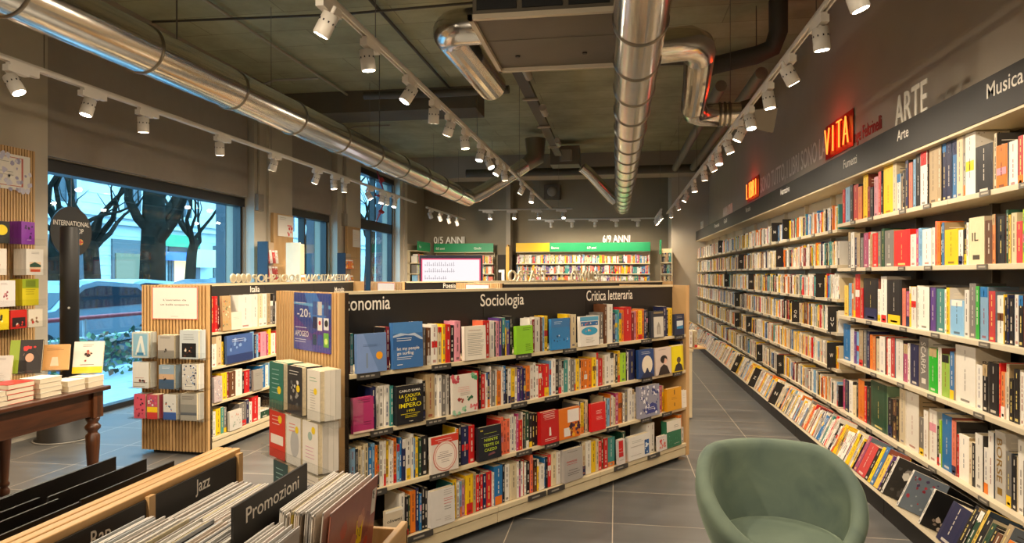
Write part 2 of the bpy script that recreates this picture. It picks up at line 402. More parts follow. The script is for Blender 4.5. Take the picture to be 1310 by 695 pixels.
# hedge and rail outside the glass
hd = MB(); rg = random.Random(5)
for k in range(1700):
    y = rg.uniform(5.2, 15.5); p = V((-7.6+rg.uniform(-.3, .3), y, rg.uniform(0, .62)))
    a = V((rg.uniform(-1,1), rg.uniform(-1,1), rg.uniform(-1,1))).normalized(); b = a.orthogonal().normalized(); s_ = rg.uniform(.03, .07)
    hd.quad(p-a*s_, p+b*s_*.6, p+a*s_, p-b*s_*.6, H(rg.choice(['2f5a3a', '3f7048', '24452f', '5a7d52', '6d5a4a'])))
tag(hd.build('hedge', M_VC), 'low green hedge outside along the shop window', 'hedge', kind='stuff')
t = thing('street_railing', 'red and white street railing outside behind the hedge', 'railing', (-8.3, 5, -.12))
for k in range(6): MB().tube([V((0, k*2.2, 0)), V((0, k*2.2, .95))], .03, 8, H('8c9298')).build('post', M_VC, t)
for z, c in ((.93, 'a03038'), (.6, 'b7c0c6')): MB().tube([V((0, 0, z)), V((0, 11, z))], .035, 8, H(c)).build('rail', M_VC, t)
t = thing('cafe_table', 'small round outdoor table on the pavement past the window', 'table', (-6.78, 9.1, -.02))
MB().lathe([(.2, 0), (.2, .02), (.03, .04)], 20).lathe([(.03, .04), (.03, .7)], 12).build('pedestal', M_DARK, t)
MB().lathe([(.32, .7), (.32, .73)], 28).build('table_top', M_DARK, t)
# ================================================================== CEILING SERVICES
def duct_mat(name, ribs=0.0, axis=1, col='dbd8d2'):
    m, t, b = nt(name); N, L = t.nodes, t.links
    setp(b, Metallic=1.0, Roughness=.2); b.inputs['Base Color'].default_value = (*H(col), 1)
    tc = N.new('ShaderNodeTexCoord')
    nz = N.new('ShaderNodeTexNoise'); nz.inputs['Scale'].default_value = 3; nz.inputs['Detail'].default_value = 3
    L.new(tc.outputs['Object'], nz.inputs['Vector'])
    r = N.new('ShaderNodeMapRange'); r.inputs[3].default_value = .1; r.inputs[4].default_value = .24; L.new(nz.outputs['Fac'], r.inputs['Value']); L.new(r.outputs[0], b.inputs['Roughness'])
    bp = N.new('ShaderNodeBump'); bp.inputs['Strength'].default_value = .12; bp.inputs['Distance'].default_value = .02
    L.new(nz.outputs['Fac'], bp.inputs['Height']); L.new(bp.outputs[0], b.inputs['Normal'])
    return m
M_DUCT = duct_mat('galvanised_duct')
M_FLEX = duct_mat('flexible_duct_foil', col='c8c4bc')
M_SEAM = mat('duct_seam', H('8e877a'), .35, metal=1)
def straight_duct(label, a, b, r, step, group=None, start=.4):
    a, b = V(a), V(b); t = thing('air_duct', label, 'duct', a, 0, group); d = (b-a); Ln = d.length; d.normalize()
    MB().tube([V((0,0,0)), d*Ln], r, 40, m=0).build('duct_shell', M_DUCT, t)
    k = start
    while k < Ln:
        c = d*k; n = 40
        s_ = MB().tube([c-d*.014, c-d*.006, c+d*.006, c+d*.014], [r+.001, r+.009, r+.009, r+.001], 40, cap=False)
        s_.build('seam_ring', M_SEAM, t); k += step
    for k in range(2, int(Ln), 4):
        c = d*k; MB().tube([c+UZ*(r+.0), c+UZ*(ZC-a.z)], .006, 6, H('5a5448')).build('hanger_rod', M_VC, t)
    return t
CD = straight_duct('large shiny round duct running down the middle of the ceiling', (.15, -1.5, 3.06), (.15, 15.75, 3.06), .165, .75)
MB().lathe([(.165, 0), (.15, .04), (.05, .07)], 40, M=Matrix.Translation((0, 17.25, 0)) @ Matrix.Rotation(-pi/2, 4, 'X')).build('end_cap', M_DUCT, CD)
LD = straight_duct('large shiny round duct along the window side of the ceiling', (-3.36, -1.5, 3.05), (-2.98, 13.3, 3.05), .165, 1.02, start=.55)
def rib_path(pts, r, rib=.03, amp=.006):
    pts = [V(p) for p in pts]; out = []; rad = []; i = 0
    for a, b in zip(pts, pts[1:]):
        L_ = (b-a).length; n = max(2, int(L_/rib*2))
        for k in range(n): out.append(a+(b-a)*(k/n)); rad.append(r + (amp if (i % 2) else 0)); i += 1
    out.append(pts[-1]); rad.append(r); return out, rad
def bend(c, a0, a1, R, ex, ey, n=8): return [V(c)+V(ex)*(R*cos(a0+(a1-a0)*i/n))+V(ey)*(R*sin(a0+(a1-a0)*i/n)) for i in range(n+1)]
# left duct's branch rising to the right at its far end
t = bpy.data.objects.new('branch_duct', None); COL.objects.link(t); t.parent = LD; t.location = V((-2.98, 13.3, 3.05)) - LD.location
MB().tube([V((.03, .03, .02)), V((.12, .12, .06)), V((.3, .2, .16)), V((.95, .5, .62)), V((1.15, .6, .78))], .15, 28).build('duct_shell', M_DUCT, t)
MB().tube([V((1.1, .57, .74)), V((1.3, .68, .9)), V((1.3, .68, 1.3))], [.15, .2, .22], 24).build('collar', M_SEAM, t)
# centre duct's branch at its far end, up to the vent box
t = bpy.data.objects.new('branch_duct', None); COL.objects.link(t); t.parent = CD; t.location = V((.15, 15.4, 3.06)) - CD.location
MB().tube([V((-.17, -.05, .12)), V((-.25, -.1, .18)), V((-.75, -.3, .72)), V((-.9, -.36, .84))], .12, 24).build('duct_shell', M_DUCT, t)
t = thing('vent_box', 'grey square vent box at the top of the sloping far branch duct', 'vent', (-1.1, 15.1, 3.96))
MB().box(-.35, .3, -.25, .3, -.02, .4, H('6e675c')).build('box', M_VC, t, bevel=.01)
MB().prism([(-.14, -.252), (.14, -.252), (.1, -.32), (-.1, -.32)][::-1], .05, .3, H('9a9284')).build('grille', M_VC, t)
# air handling unit
AX0, AX1, AY0, AY1, AZ = -.99, .0, 4.57, 5.76, 3.3
t = thing('air_handling_unit', 'grey metal air handling unit hung beside the middle duct', 'ventilation unit', (-.5, 5.1, AZ))
M_ZINC = mat('zinc_sheet', H('6f675a'), .5, metal=.5, var=.08, scale=3)
m = MB().box(AX0+.5, AX1+.5, AY0-5.1, AY1-5.1, 0, .62); m.box(AX0+.5, AX1+.5, AY0-5.1+.5, AY0-5.1+.508, -.004, 0)
m.build('casing', M_ZINC, t, bevel=.006)
f = MB()
for x0, x1, y0, y1 in ((AX0-.03, AX1+.03, AY0-.03, AY0+.01), (AX0-.03, AX1+.03, AY1-.01, AY1+.03), (AX0-.03, AX0+.005, AY0-.03, AY1+.03), (AX1-.005, AX1+.03, AY0-.03, AY1+.03)):
    f.box(x0+.5, x1+.5, y0-5.1, y1-5.1, -.03, .004, H('cfc2ab'))
f.build('flange_frame', M_VC, t)
g = MB()
for k in range(3): g.box(-.46+k*.32, -.18+k*.32, AY0-5.1-.012, AY0-5.1-.002, .04, .58, H('16181a'))
g.build('intake_grille', M_VC, t)
for x in (-.3, .25):
    MB().tube([V((x, .35, -.012)), V((x, .35, .01))], .02, 10, H('2a2622')).build('bolt', M_VC, t)
MB().tube([V((-.45, -.5, .6)), V((-.45, -.5, ZC-AZ))], .008, 6, H('6b655b')).build('hanger_rod', M_VC, t)
MB().tube([V((.45, .6, .6)), V((.45, .6, ZC-AZ))], .008, 6, H('6b655b')).build('hanger_rod', M_VC, t)
# left flexible duct with elbow beside the unit
t = thing('flexible_duct', 'short ribbed duct with elbow hanging left of the air handling unit', 'duct', (-1.17, 5.1, 3.44))
MB().tube([V((.14, .02, 0))]+bend((.0, .17, 0), -pi/2, -pi, .15, (1,0,0), (0,1,0), 8), .14, 28).build('elbow', M_DUCT, t)
p, r = rib_path([(-.15, .17, 0), (-.1, .7, -.04), (-.03, 1.35, -.1)], .136); MB().tube(p, r, 26, smooth=False).build('duct_shell', M_FLEX, t)
# right S-shaped duct
t = thing('flexible_duct', 'S-shaped ribbed duct right of the middle duct', 'duct', (.15, 5.45, 3.32))
MB().tube([V((.165, -.05, -.02)), V((.3, -.02, .0)), V((.42, .02, .02)), V((.5, .12, .02)), V((.53, .25, .01))], .135, 28).build('elbow', M_DUCT, t)
p, r = rib_path([(.53, .22, .01), (.6, 1.0, -.01), (.66, 1.9, -.04)], .12); MB().tube(p, r, 26, smooth=False).build('duct_shell', M_FLEX, t)
MB().tube([V((.66, 1.85, -.04)), V((.69, 2.05, -.05)), V((.78, 2.18, -.05)), V((.95, 2.22, -.05)), V((1.2, 2.22, -.05))], .128, 28).build('elbow', M_DUCT, t)
for k in range(3):
    q = V((.98+k*.05, 2.22, -.05)); MB().tube([q-UX*.012, q+UX*.012], .136, 28, cap=False).build('seam_ring', M_SEAM, t)
MB().tube([V((1.18, 2.22, -.05)), V((1.55, 2.22, -.05))], [.13, .22], 4, smooth=False).build('diffuser_cone', M_SEAM, t)
# upper right ducts
t = thing('air_duct', 'dull bent duct near the ceiling above the right track', 'duct', (1.2, 7.2, 3.85))
MB().tube([V((-.3, 1.1, .0)), V((-.25, .9, .0)), V((-.1, .75, .05)), V((.35, .6, .1)), V((.5, .5, .14)), V((.55, .45, .3)), V((.55, .45, .64))], .1, 22).build('duct_shell', mat('dusty_dark_duct', H('3d372c'), .6), t); MB().tube([V((.35, .6, .2)), V((.35, .6, .65))], .006, 6, H('5a5448')).build('hanger_rod', M_VC, t)
t = thing('air_duct', 'duct elbow at the top edge right of the middle duct', 'duct', (.3, 4.2, 3.5))
MB().tube([V((.1, .2, -.04)), V((.2, .15, .0)), V((.34, .08, .08)), V((.48, .0, .3)), V((.52, -.02, .9))], .11, 24).build('duct_shell', M_DUCT, t); MB().tube([V((.34, .08, .18)), V((.34, .08, 1.0))], .006, 6, H('5a5448')).build('hanger_rod', M_VC, t)
for k, (y, z, x0, x1, r_, lab) in enumerate([(15.9, 3.95, -3.6, 1.9, .1, 'thick grey pipe crossing the ceiling in front of the back beam'),
        (6.0, 4.42, -5.3, -.9, .014, 'thin dark cable crossing the ceiling, nearer of two'), (7.0, 4.42, -5.3, -.8, .014, 'thin dark cable crossing the ceiling, farther of two'),
        (10.0, 4.3, -3.9, -1.6, .06, 'short lagged pipe under the middle ceiling beam'), (5.6, 4.3, .6, 2.2, .03, 'dark sagging cable crossing above the right track'),
        (9.3, 4.4, .2, 1.6, .05, 'dark pipe crossing right of the middle duct')]):
    o = MB().tube([V((x0, y, z)), V(((x0+x1)/2, y+.05, z-(.03 if r_ < .04 else 0))), V((x1, y, z))], r_, 10, H('4a4438')).build('ceiling_pipe', M_VC)
    tag(o, lab, 'pipe')
for x, y0, y1, z, r_, c, lab in [(-4.35, 2, 12, 4.44, .018, 'a89d86', 'thin pale conduit running along the ceiling by the window wall'), (-2.6, 1.5, 11, 4.44, .02, '3f392d', 'thin dark conduit along the ceiling left of the middle track'),
        (1.35, 9, 16.2, 3.95, .075, '77705f', 'grey pipe receding high on the right, inner of two'), (1.75, 8.5, 16.2, 3.95, .075, '77705f', 'grey pipe receding high on the right, outer of two'),
        (-4.6, 8.2, 15.5, 3.6, .07, '5a5343', 'brown pipe running above the window-side duct')]:
    tag(MB().tube([V((x, y0, z)), V((x, y1, z))], r_, 12, H(c)).build('ceiling_pipe', M_VC), lab, 'pipe')
for y in (9.32, 12.5):
    t = thing('wall_mounted_conduit', 'bent white conduit on the window wall below the ceiling, %s' % ('nearer one' if y < 10 else 'farther one'), 'conduit', (XL+.1, y, 3.2))
    MB().tube([V((1.0, 0, 1.2)), V((.3, 0, 1.2)), V((.12, 0, 1.14)), V((.05, 0, 1.0)), V((.05, 0, 0)), V((.05, 0, -.6))], .018, 8, H('a79c8a')).build('conduit', M_VC, t)
    MB().box(0, .1, -.08, .08, -.75, -.5, H('8f8679')).build('junction_box', M_VC, t, bevel=.008)
t = thing('cable_tray', 'grey cable tray with wires running along the ceiling left of the middle duct', 'cable tray', (-1.2, 4.6, 4.0))
MB().box(-.07, .07, 0, 9.5, 0, .01, H('2d281e')).box(-.075, -.07, 0, 9.5, 0, .06, H('3d372b')).box(.07, .075, 0, 9.5, 0, .06, H('3d372b')).build('tray', M_VC, t)
for k in range(4): MB().tube([V((-.05+k*.033, 0, .025)), V((-.045+k*.03, 5, .025)), V((-.05+k*.033, 9.5, .025))], .014, 6, H(['2e4a33', '2a2a2a', '6b6558', '2a2a2a'][k])).build('wire', M_VC, t)
for k in range(5): MB().box(-.11, .11, 1.2+k*1.8, 1.25+k*1.8, -.03, 0, H('b7ac98')).build('bracket', M_VC, t)
for k, y in enumerate((7.9, 9.8, 12.2)):
    t = thing('ceiling_fitting', 'small pale light fitting hanging under the cable tray, %s from the front' % ordw(k+1), 'light', (-1.05, y, 3.97), 0, 'fittings under the cable tray')
    MB().tube([V((0, -.2, -.06)), V((0, .2, -.06))], .05, 14, H('a89e8d')).build('body', M_VC, t); MB().box(-.03, .03, -.05, .05, -.03, .0, H('6d6558')).build('clip', M_VC, t)
t = thing('wall_speaker', 'round loudspeaker high on the back wall', 'loudspeaker', (-1.75, YB-.14, 3.78))
MB().box(-.22, .22, -.05, .14, -.2, .2, H('5d564a')).build('box', M_VC, t); MB().lathe([(.13, 0), (.13, .03), (.04, .015)], 24, H('9a9080'), M=Matrix.Translation((0, -.05, 0)) @ Matrix.Rotation(pi/2, 4, 'X')).build('cone', M_VC, t)

# ------------------------------------------------------------------ tracks and spotlights
M_LENS = mat_emit('lamp_lens_glow', (1.0, .86, .64), 14)
SPOTDATA = {}
def spot_light(name, energy):
    if name not in SPOTDATA:
        l = bpy.data.lights.new('spot_beam', 'SPOT'); l.energy = energy; l.color = (1.0, .82, .60); l.spot_size = radians(150); l.spot_blend = 1.0; l.shadow_soft_size = .035
        SPOTDATA[name] = l
    return SPOTDATA[name]
HEAD = None
def spot(p, rz, tilt, label, group, energy=52, lit=True):
    global HEAD
    t = thing('track_spotlight', label, 'spotlight', p, rz, group)
    if HEAD is None:
        hs = .86
        ad = MB().box(-.018, .018, -.11, .11, -.045, 0).box(-.022, .022, -.13, .03, -.06, -.02)
        hd = MB().lathe([(.018, .085), (.05, .08), (.052, -.055), (.048, -.062)][::-1], 24)
        for k in range(10):
            a = k/10*2*pi; hd.box(-.004, .004, .0505, .054, .02, .032, m=1, M=Matrix.Rotation(a, 4, 'Z'))
        ring = MB().lathe([(.049, -.0635), (.05, -.052)], 24)
        HEAD = (ad.build('adapter', M_WHITE, t), hd.build('lamp_head', [M_WHITE, M_DARK], t), None)
        a, h = HEAD[0], HEAD[1]
        l = MB().disc(V((0,0,-.0635)), UX, -UY, .043, (1,1,1), n=20).build('lens', M_LENS, h)
        nk = MB().tube([V((0,0,.08)), V((0,0,.13))], .012, 10).build('swivel_neck', M_WHITE, h)
        HEAD = (a, h, l, nk)
        first = True
    else:
        a = HEAD[0].copy(); h = HEAD[1].copy(); l = HEAD[2].copy(); nk = HEAD[3].copy()
        for o in (a, h, l, nk): COL.objects.link(o)
        a.parent = t; h.parent = t; l.parent = h; nk.parent = h
    h.location = (0, -.06, -.14); h.rotation_euler = tilt; h.scale = (.86, .86, .86)
    if lit:
        lo = bpy.data.objects.new('spot_beam', spot_light(group, energy)); COL.objects.link(lo); lo.parent = h; lo.location = (0, 0, -.075)
    return t
def rail(label, a, b, wires=(), rz=0):
    a, b = V(a), V(b); t = thing('lighting_track', label, 'track', a); d = b-a
    yaw = atan2(d.y, d.x); Mx = Matrix.Rotation(yaw, 4, 'Z'); L_ = d.length
    MB().box(0, L_, -.018, -.008, 0, .032, M=Mx).box(0, L_, .008, .018, 0, .032, M=Mx).box(0, L_, -.018, .018, .02, .034, M=Mx).build('rail', M_WHITE, t)
    for k in wires:
        q = d.normalized()*k; MB().tube([q+UZ*.03, q+UZ*(ZC-a.z)], .003, 5, H('6b655b')).build('suspension_wire', M_VC, t)
    return t
TZ = 2.93
rail('white lighting track along the window side', (-3.87, -2, 2.86), (-3.8, 12.4, 2.86), (3, 6, 9, 12))
rail('long white lighting track left of the middle duct', (-1.53, -2, TZ), (-1.41, 14.7, TZ), (3, 6, 9, 12))
rail('long white lighting track along the right wall', (1.08, -2, TZ), (1.2, 16.3, TZ), (3, 6, 9, 12, 15))
rail('short white cross track at the back, nearer of two', (-3.05, 14.75, TZ), (-.95, 14.75, TZ), (.3, 1.8))
rail('white cross track at the back, above the children shelves', (-2.3, 17.6, TZ), (1.0, 17.6, TZ), (.3, 3.0))
rail('short white track at the far right of the back room', (1.0, 15.2, TZ), (1.0, 17.55, TZ), (.5,))
rail('short white track at the back left, below the window-side duct', (-3.85, 13.3, 2.86), (-3.75, 16.4, 2.86), (.5, 2.5))
rs = random.Random(4)
def row_spots(us, z, side, track, group, axis_x, rz=0, tilts=None, energy=52, extra=()):
    pts = [on_z(u, v, z) for u, v in us]; ys = [p.y for p in pts]
    ys = sorted(ys); out = []
    last = -9
    for y in ys:
        y = max(y, last+.17); out.append(y); last = y
    out = sorted(list(extra) + out)  # extra: unseen spots added behind the camera as forward fill
    n = 0
    for i, y in enumerate(out):
        tl = rs.choice([.15, .3, .45, .55])*side if tilts is None else tilts[i % len(tilts)]
        fy = rs.choice([-.25, 0, .1, .2]) if y > 2.6 else .75
        vis = y > 2.6
        n += vis
        lab = 'white track spotlight, %s from the front on the %s' % (ordw(n), track) if vis else 'added fill spotlight unseen behind the camera on the %s' % track
        spot((axis_x(y), y, z+.13), rz, (fy, tl, 0), lab, group, energy)
row_spots([(395,38),(452,82),(511,124),(544,151),(564,167),(585,184),(604,200),(619,210),(632,219),(641,226),(661,244),(675,255)], TZ-.13, 1, 'long track left of the middle duct', 'spotlights on the middle track',
          lambda y: -1.53+.13*(y+2)/18.4, tilts=[-.1, .15, -.5, .5, -.1, .5, .1, .4], extra=(-1.2, .4, 1.9))
row_spots([(1090,3),(1034,55),(999,100),(971,131),(953,158),(938,174),(924,190),(910,205),(900,214),(892,226),(878,241),(870,254),(863,265),(857,275)], TZ-.13, -1, 'right wall track', 'spotlights on the right wall track',
          lambda y: 1.08+.12*(y+2)/18.3, tilts=[-.15, -.12, .45, -.35, -.1, -.5], energy=24, extra=(-1.2, .5, 2.0))
row_spots([(10,112),(110,140),(175,162),(274,192),(341,213),(391,230),(420,237),(439,241),(466,251),(480,256),(494,258),(503,261)], 2.86-.13, 1, 'window-side track', 'spotlights on the window track',
          lambda y: -3.87+.07*(y+2)/14.4, tilts=[.1, -.5, .12, .05, .1, .3, .35, -.1], energy=44, extra=(.2,))
for i, x in enumerate((-2.85, -2.3, -1.75, -1.2)):
    spot((x, 14.75, TZ), pi/2, (0, .35, 0), 'white track spotlight, %s from the left on the nearer back cross track' % ordw(i+1), 'spotlights on the back cross tracks near', 38)
for i, x in enumerate((-1.75, -1.2, -.6, -.05, .5)):
    spot((x, 17.6, TZ), pi/2, (0, -.45, 0), 'white track spotlight, %s from the left above the children shelves' % ordw(i+1), 'spotlights on the back cross tracks', 20)
for i, y in enumerate((15.5, 16.1, 16.7, 17.2)):
    spot((1.0, y, TZ), 0, (0, -.4, 0), 'white track spotlight, %s from the front on the short far right track' % ordw(i+1), 'spotlights on the far right short track', 16)
for i, y in enumerate((13.6, 14.3, 15.0, 15.7)):
    spot((-3.84+.1*(y-13.3)/3.1, y, 2.86), 0, (.6, -.2, 0), 'white track spotlight, %s from the front on the short back left track' % ordw(i+1), 'spotlights on the back left short track', 75)
# ================================================================== BOOKS: registry, shapes, rows
YN = 6.5
BOOKS = []          # every book that stands on a shelf; the 300 that show largest become things of their own
ROWS = {}
def contrast(c):
    return (c[0]*.3+c[1]*.59+c[2]*.11) > .3
def add_book(p, A, N, T, D, Hh, c, row, face=None, lean=0.0, roll=0.0, name=None, side=None, special=False, spine=None):
    """p: lower left corner of the spine (or of the front cover when face is given), A: along the shelf, N: towards the reader"""
    M = Matrix.Translation(p) @ Matrix(((A.x, -N.x, 0, 0), (A.y, -N.y, 0, 0), (A.z, -N.z, 1, 0), (0, 0, 0, 1)))
    if lean: M = M @ Matrix.Rotation(-lean, 4, 'X')
    if roll:
        piv = Matrix.Translation((T if roll > 0 else 0, 0, 0))
        M = M @ piv @ Matrix.Rotation(roll, 4, 'Y') @ piv.inverted()
    b = dict(M=M, T=T, D=D, H=Hh, c=c, row=row, face=face, name=name, side=side, special=special, spine=spine, rnd=RNG.random(), seed=RNG.randrange(10**6))
    BOOKS.append(b)
    if row: ROWS[row]['books'].append(b)
    return b
def rand_side():
    a = RNG.choice(['3a3632', '5a6a78', 'c8b89a', '8a4a3a', 'd8d0c4', '2a3a4a', '6a6258', 'a8906a', '44403c'])
    return [('r', 0, 1, 0, 1, a), ('r', .12, .88, .2, .62, RNG.choice(['8a8074', '3a4a5a', 'b8a48a', '5a3a30', '7a8a8a'])), ('n', 9, .12, .2, .8, .25, .6, ['d8c8b0', '2a2826', '8a5a44']), ('l', .15, .8, .88, 2, .07, RNG.choice(['e8e0d0', '1c1a1a']))]
def spine_marks(rg, T, Hh, col, ck, big=False):
    out = []; light = contrast(col)
    tc = rg.choice([H('1c1a1a'), H('3a3030'), H('8a1c1c'), H('22306a')]) if light else rg.choice([H('f0e8d8'), H('e8d27a'), H('d8d0c4'), H('f0e8d8')])
    k = rg.random()
    if k < .16: out.append((0, T, 0, Hh*rg.uniform(.15, .3), PC[rg.choice('yrwkno')]))
    elif k < .26: out.append((0, T, Hh*rg.uniform(.74, .85), Hh, PC[rg.choice('krwnbT')]))
    elif k < .33: z = rg.uniform(.3, .6); out.append((0, T, Hh*z, Hh*(z+.16), PC[rg.choice('krwyBp')]))
    tc = tuple(a*.72+b_*.28 for a, b_ in zip(tc, col)); hw = min(T*.17, .0042)
    z = Hh*.94
    for part, (lo, s) in enumerate(((.66, .8), (.2, 1.0))):
        z = min(z, Hh*(.93 if part == 0 else .6))
        while z > Hh*lo:
            ln = rg.uniform(.012, .04)
            if z-ln < Hh*lo*.95: break
            out.append((T/2-hw*s, T/2+hw*s, z-ln, z, tc)); z -= ln+rg.uniform(.004, .01)
            if part == 0 and rg.random() < .35: break
    if rg.random() < .7: out.append((T*.28, T*.72, Hh*.04, Hh*.04+min(T*.5, .014), tc))
    return out
def cover_mesh(b, full=True):
    """cover with spine, boards and printed marks, in the book's own frame"""
    m = MB(); T, D, Hh, c = b['T'], b['D'], b['H'], b['c']; rg = random.Random(b['seed'])
    col = PC[c] if isinstance(c, str) else c
    f = rg.uniform(.85, 1.08); col = tuple(min(.9, x*f) for x in col)
    if (b['row'] or '').startswith('N') and not b['name']: g_ = sum(col)/3; col = tuple(q*.78+g_*.16 for q in col)
    if b['face'] is None:
        t = min(.0022, T*.15)
        if full:
            pr = [(0, D), (0, .003), (T*.16, 0), (T*.84, 0), (T, .003), (T, D), (T-t, D), (T-t, .005+t), (t, .005+t), (t, D)]
            m.prism(pr, 0, Hh, col)
        for x0, x1, z0, z1, q in (b['spine'](T, Hh) if b['spine'] else spine_marks(rg, T, Hh, col, c, (b['row'] or '').startswith('N'))):
            m.rect(V((0, -.0005, 0)), UX, UZ, x0 if x0 > 0 else T*.1, x1 if x1 < T else T*.9, z0, z1, q)
        if b.get('word'):
            m.text(b['word'][0], V((T*.24, -.0012, Hh*(.9 if b['word'][0] != 'IL' else .5))), -UZ if b['word'][0] != 'IL' else UX, UX if b['word'][0] != 'IL' else UZ, T*.5 if b['word'][0] != 'IL' else T*.3, (Hh*.62 if b['word'][0] != 'IL' else T*.4), H(b['word'][1]))
        if b['side'] is not None:      # printed front board (the side that shows past its neighbour)
            draw_face(m, V((T+.0006, 0, 0)), UY, UZ, D, Hh, b['side'], rg)
    else:
        W = T; t = .0018; Dp = D
        if full:
            m.box(0, W, 0, t, 0, Hh, col); m.box(0, W, Dp-t, Dp, 0, Hh, col); m.box(0, t, t, Dp-t, 0, Hh, col)
        draw_face(m, V((0, -.0006, 0)), UX, UZ, W, Hh, b['face'], rg)
    return m
def draw_face(m, o, X, Y, W, Hh, spec, rg):
    Nn = X.cross(Y); lay = 0
    for it in spec:
        lay += 1; q = o + Nn*(.00012*lay); k = it[0]
        if k == 'r': m.rect(q, X, Y, it[1]*W, it[2]*W, it[3]*Hh, it[4]*Hh, H(it[5]))
        elif k == 'd': m.disc(q+X*(it[1]*W)+Y*(it[2]*Hh), X, Y, it[3]*W, H(it[4]), n=20, ry=(it[5]*Hh if len(it) > 5 else None))
        elif k == 'p': m.poly(q, X, Y, [(a*W, c*Hh) for a, c in it[1]], H(it[2]))
        elif k == 't': m.text(it[1], q+X*(it[2]*W)+Y*(it[3]*Hh), X, Y, it[4]*Hh, w=(it[6]*W if len(it) > 6 and it[6] else None), col=H(it[5]), align='c' if len(it) < 8 else it[7])
        elif k == 'l':          # lines of small print: x0,x1,y-top,count,step,col
            y = it[3]
            for i in range(it[4]):
                x1 = it[1]+(it[2]-it[1])*rg.uniform(.75, 1); m.rect(q, X, Y, it[1]*W, x1*W, (y-.012)*Hh, y*Hh, H(it[6])); y -= it[5]
        elif k == 'n':          # a loose scatter of blots
            for i in range(it[1]):
                a, c, s = rg.uniform(it[3], it[4]), rg.uniform(it[5], it[6]), rg.uniform(.4, 1)*it[2]
                m.poly(q+Nn*(.00001*i), X, Y, [((a+s*cos(j*1.05+i)*rg.uniform(.5, 1))*W, (c+s*W/Hh*sin(j*1.05+i)*rg.uniform(.5, 1))*Hh) for j in range(6)], H(rg.choice(it[7])))
def cheap_book(m, b):
    T, D, Hh = b['T'], b['D'], b['H']; M = b['M']; rg = random.Random(b['seed'])
    col = PC[b['c']] if isinstance(b['c'], str) else b['c']; f = rg.uniform(.82, 1.1); col = tuple(min(.9, x*f) for x in col)
    vs = [M @ V((x, y, z)) for z in (0, Hh) for y in (0, D) for x in (0, T)]
    m.add(vs, [(0,1,5,4), (0,4,6,2), (1,3,7,5)], col); m.add([vs[i] for i in (4,5,7,6)], [(0,1,2,3)], H('d8c9a8'))
    if b['face'] is None:
        mk = spine_marks(rg, T, Hh, col, b['c'])
        if len(mk) > 4 and b.get('far'):      # far away: the print as two blocks
            tc = mk[-1][4]; mk = [q for q in mk if q[0] == 0] + [(T*.3, T*.7, Hh*.62, Hh*.9, tc), (T*.25, T*.75, Hh*.22, Hh*.52, tc)][:rg.choice((1, 2))]
        for x0, x1, z0, z1, q in mk:
            m.quad(M @ V((x0, -.0005, z0)), M @ V((x1, -.0005, z0)), M @ V((x1, -.0005, z1)), M @ V((x0, -.0005, z1)), q)
    else:
        fm = MB(); draw_face(fm, V((0, -.0006, 0)), UX, UZ, T, Hh, b['face'], rg)
        k = len(m.v); m.v += [tuple(M @ V(v)) for v in fm.v]
        m.f += [tuple(k+i for i in f) for f in fm.f]; m.c += fm.c; m.m += fm.m; m.sm += fm.sm
def new_row(key, phrase): ROWS[key] = dict(books=[], phrase=phrase)
def tokens(row, spec, org, sc, start, p0, A, N, z, hr, D=(.13, .16), faces={}, lean=0, marks={}, fwd=.03, sides={}, hmax=9):
    keys = {q.replace('_', ' '): v_ for q, v_ in sides.items()}; Ds = .205
    """read a row off the photograph: each token is a colour letter and the pixel where the spine ends
       ( /y gives the pixel of its top ); Fname is a book shown cover-forward"""
    k0, _ = on_line(org[0]+start/sc, 400, p0, A); kmin = -YN+.004 if row[0] == 'N' else -9
    k0 = max(k0, kmin, ROWS[row].get('k', -99)); kmax = 3.094 if row[0] == 'G' else 99
    for tk in spec.split():
        top = None; nmk = None
        if '*' in tk: tk, nmk = tk.split('*')
        if '/' in tk: tk, ty = tk.split('/'); top = float(ty)
        if tk[0] == 'F': nm, xe = tk[1:].split(':'); c = None
        elif tk[0] == '_': c = '_'; xe = tk[1:]
        else: c, xe = tk[0], tk[1:]
        u = org[0]+float(xe)/sc; k1, _ = on_line(u, 400, p0, A); k1 = min(k1, kmax)
        if c == '_' or k1 < k0+.004: k0 = max(k0, k1); continue
        hh = RNG.uniform(*hr)
        if top is not None:
            um = org[0]+(float(xe)-4)/sc; _, zt = on_line(um, org[1]+top/sc, p0, A); hh = min(max(.08, zt-z), hmax)
        T = k1-k0
        if c is None:
            fs = faces[nm]; W = max(T-.002, .03)
            add_book(p0+A*(k0+.001)+N*fwd+UZ*(z+.0022-p0.z), A, N, W, fs.get('t', .022), hh, H(fs['bg']), row, face=fs['art'], lean=.03, name=fs['name'], special=True)
        else:
            n = 1
            add_book(p0+A*(k0+.0004)+N*(0 if lean else RNG.uniform(-.006, .003))+UZ*(z+(.0045 if lean else .0005)-p0.z), A, N, max(T-.0008, .004), Ds if (nmk in sides and lean) else RNG.uniform(*D), hh, c, row, lean=lean,
                     roll=0, name=nmk and nmk.replace('_', ' '), side=sides.get(nmk) or (rand_side() if row[0] == 'N' else None))
            if nmk: BOOKS[-1]['boost'] = 8 if lean and nmk in sides else 2
        k0 = k1
    ROWS[row]['k'] = k0
    return k0
LIGHTS_W = 'wwwwwwccccsskkkgnbltrroyypmTBSvdG'
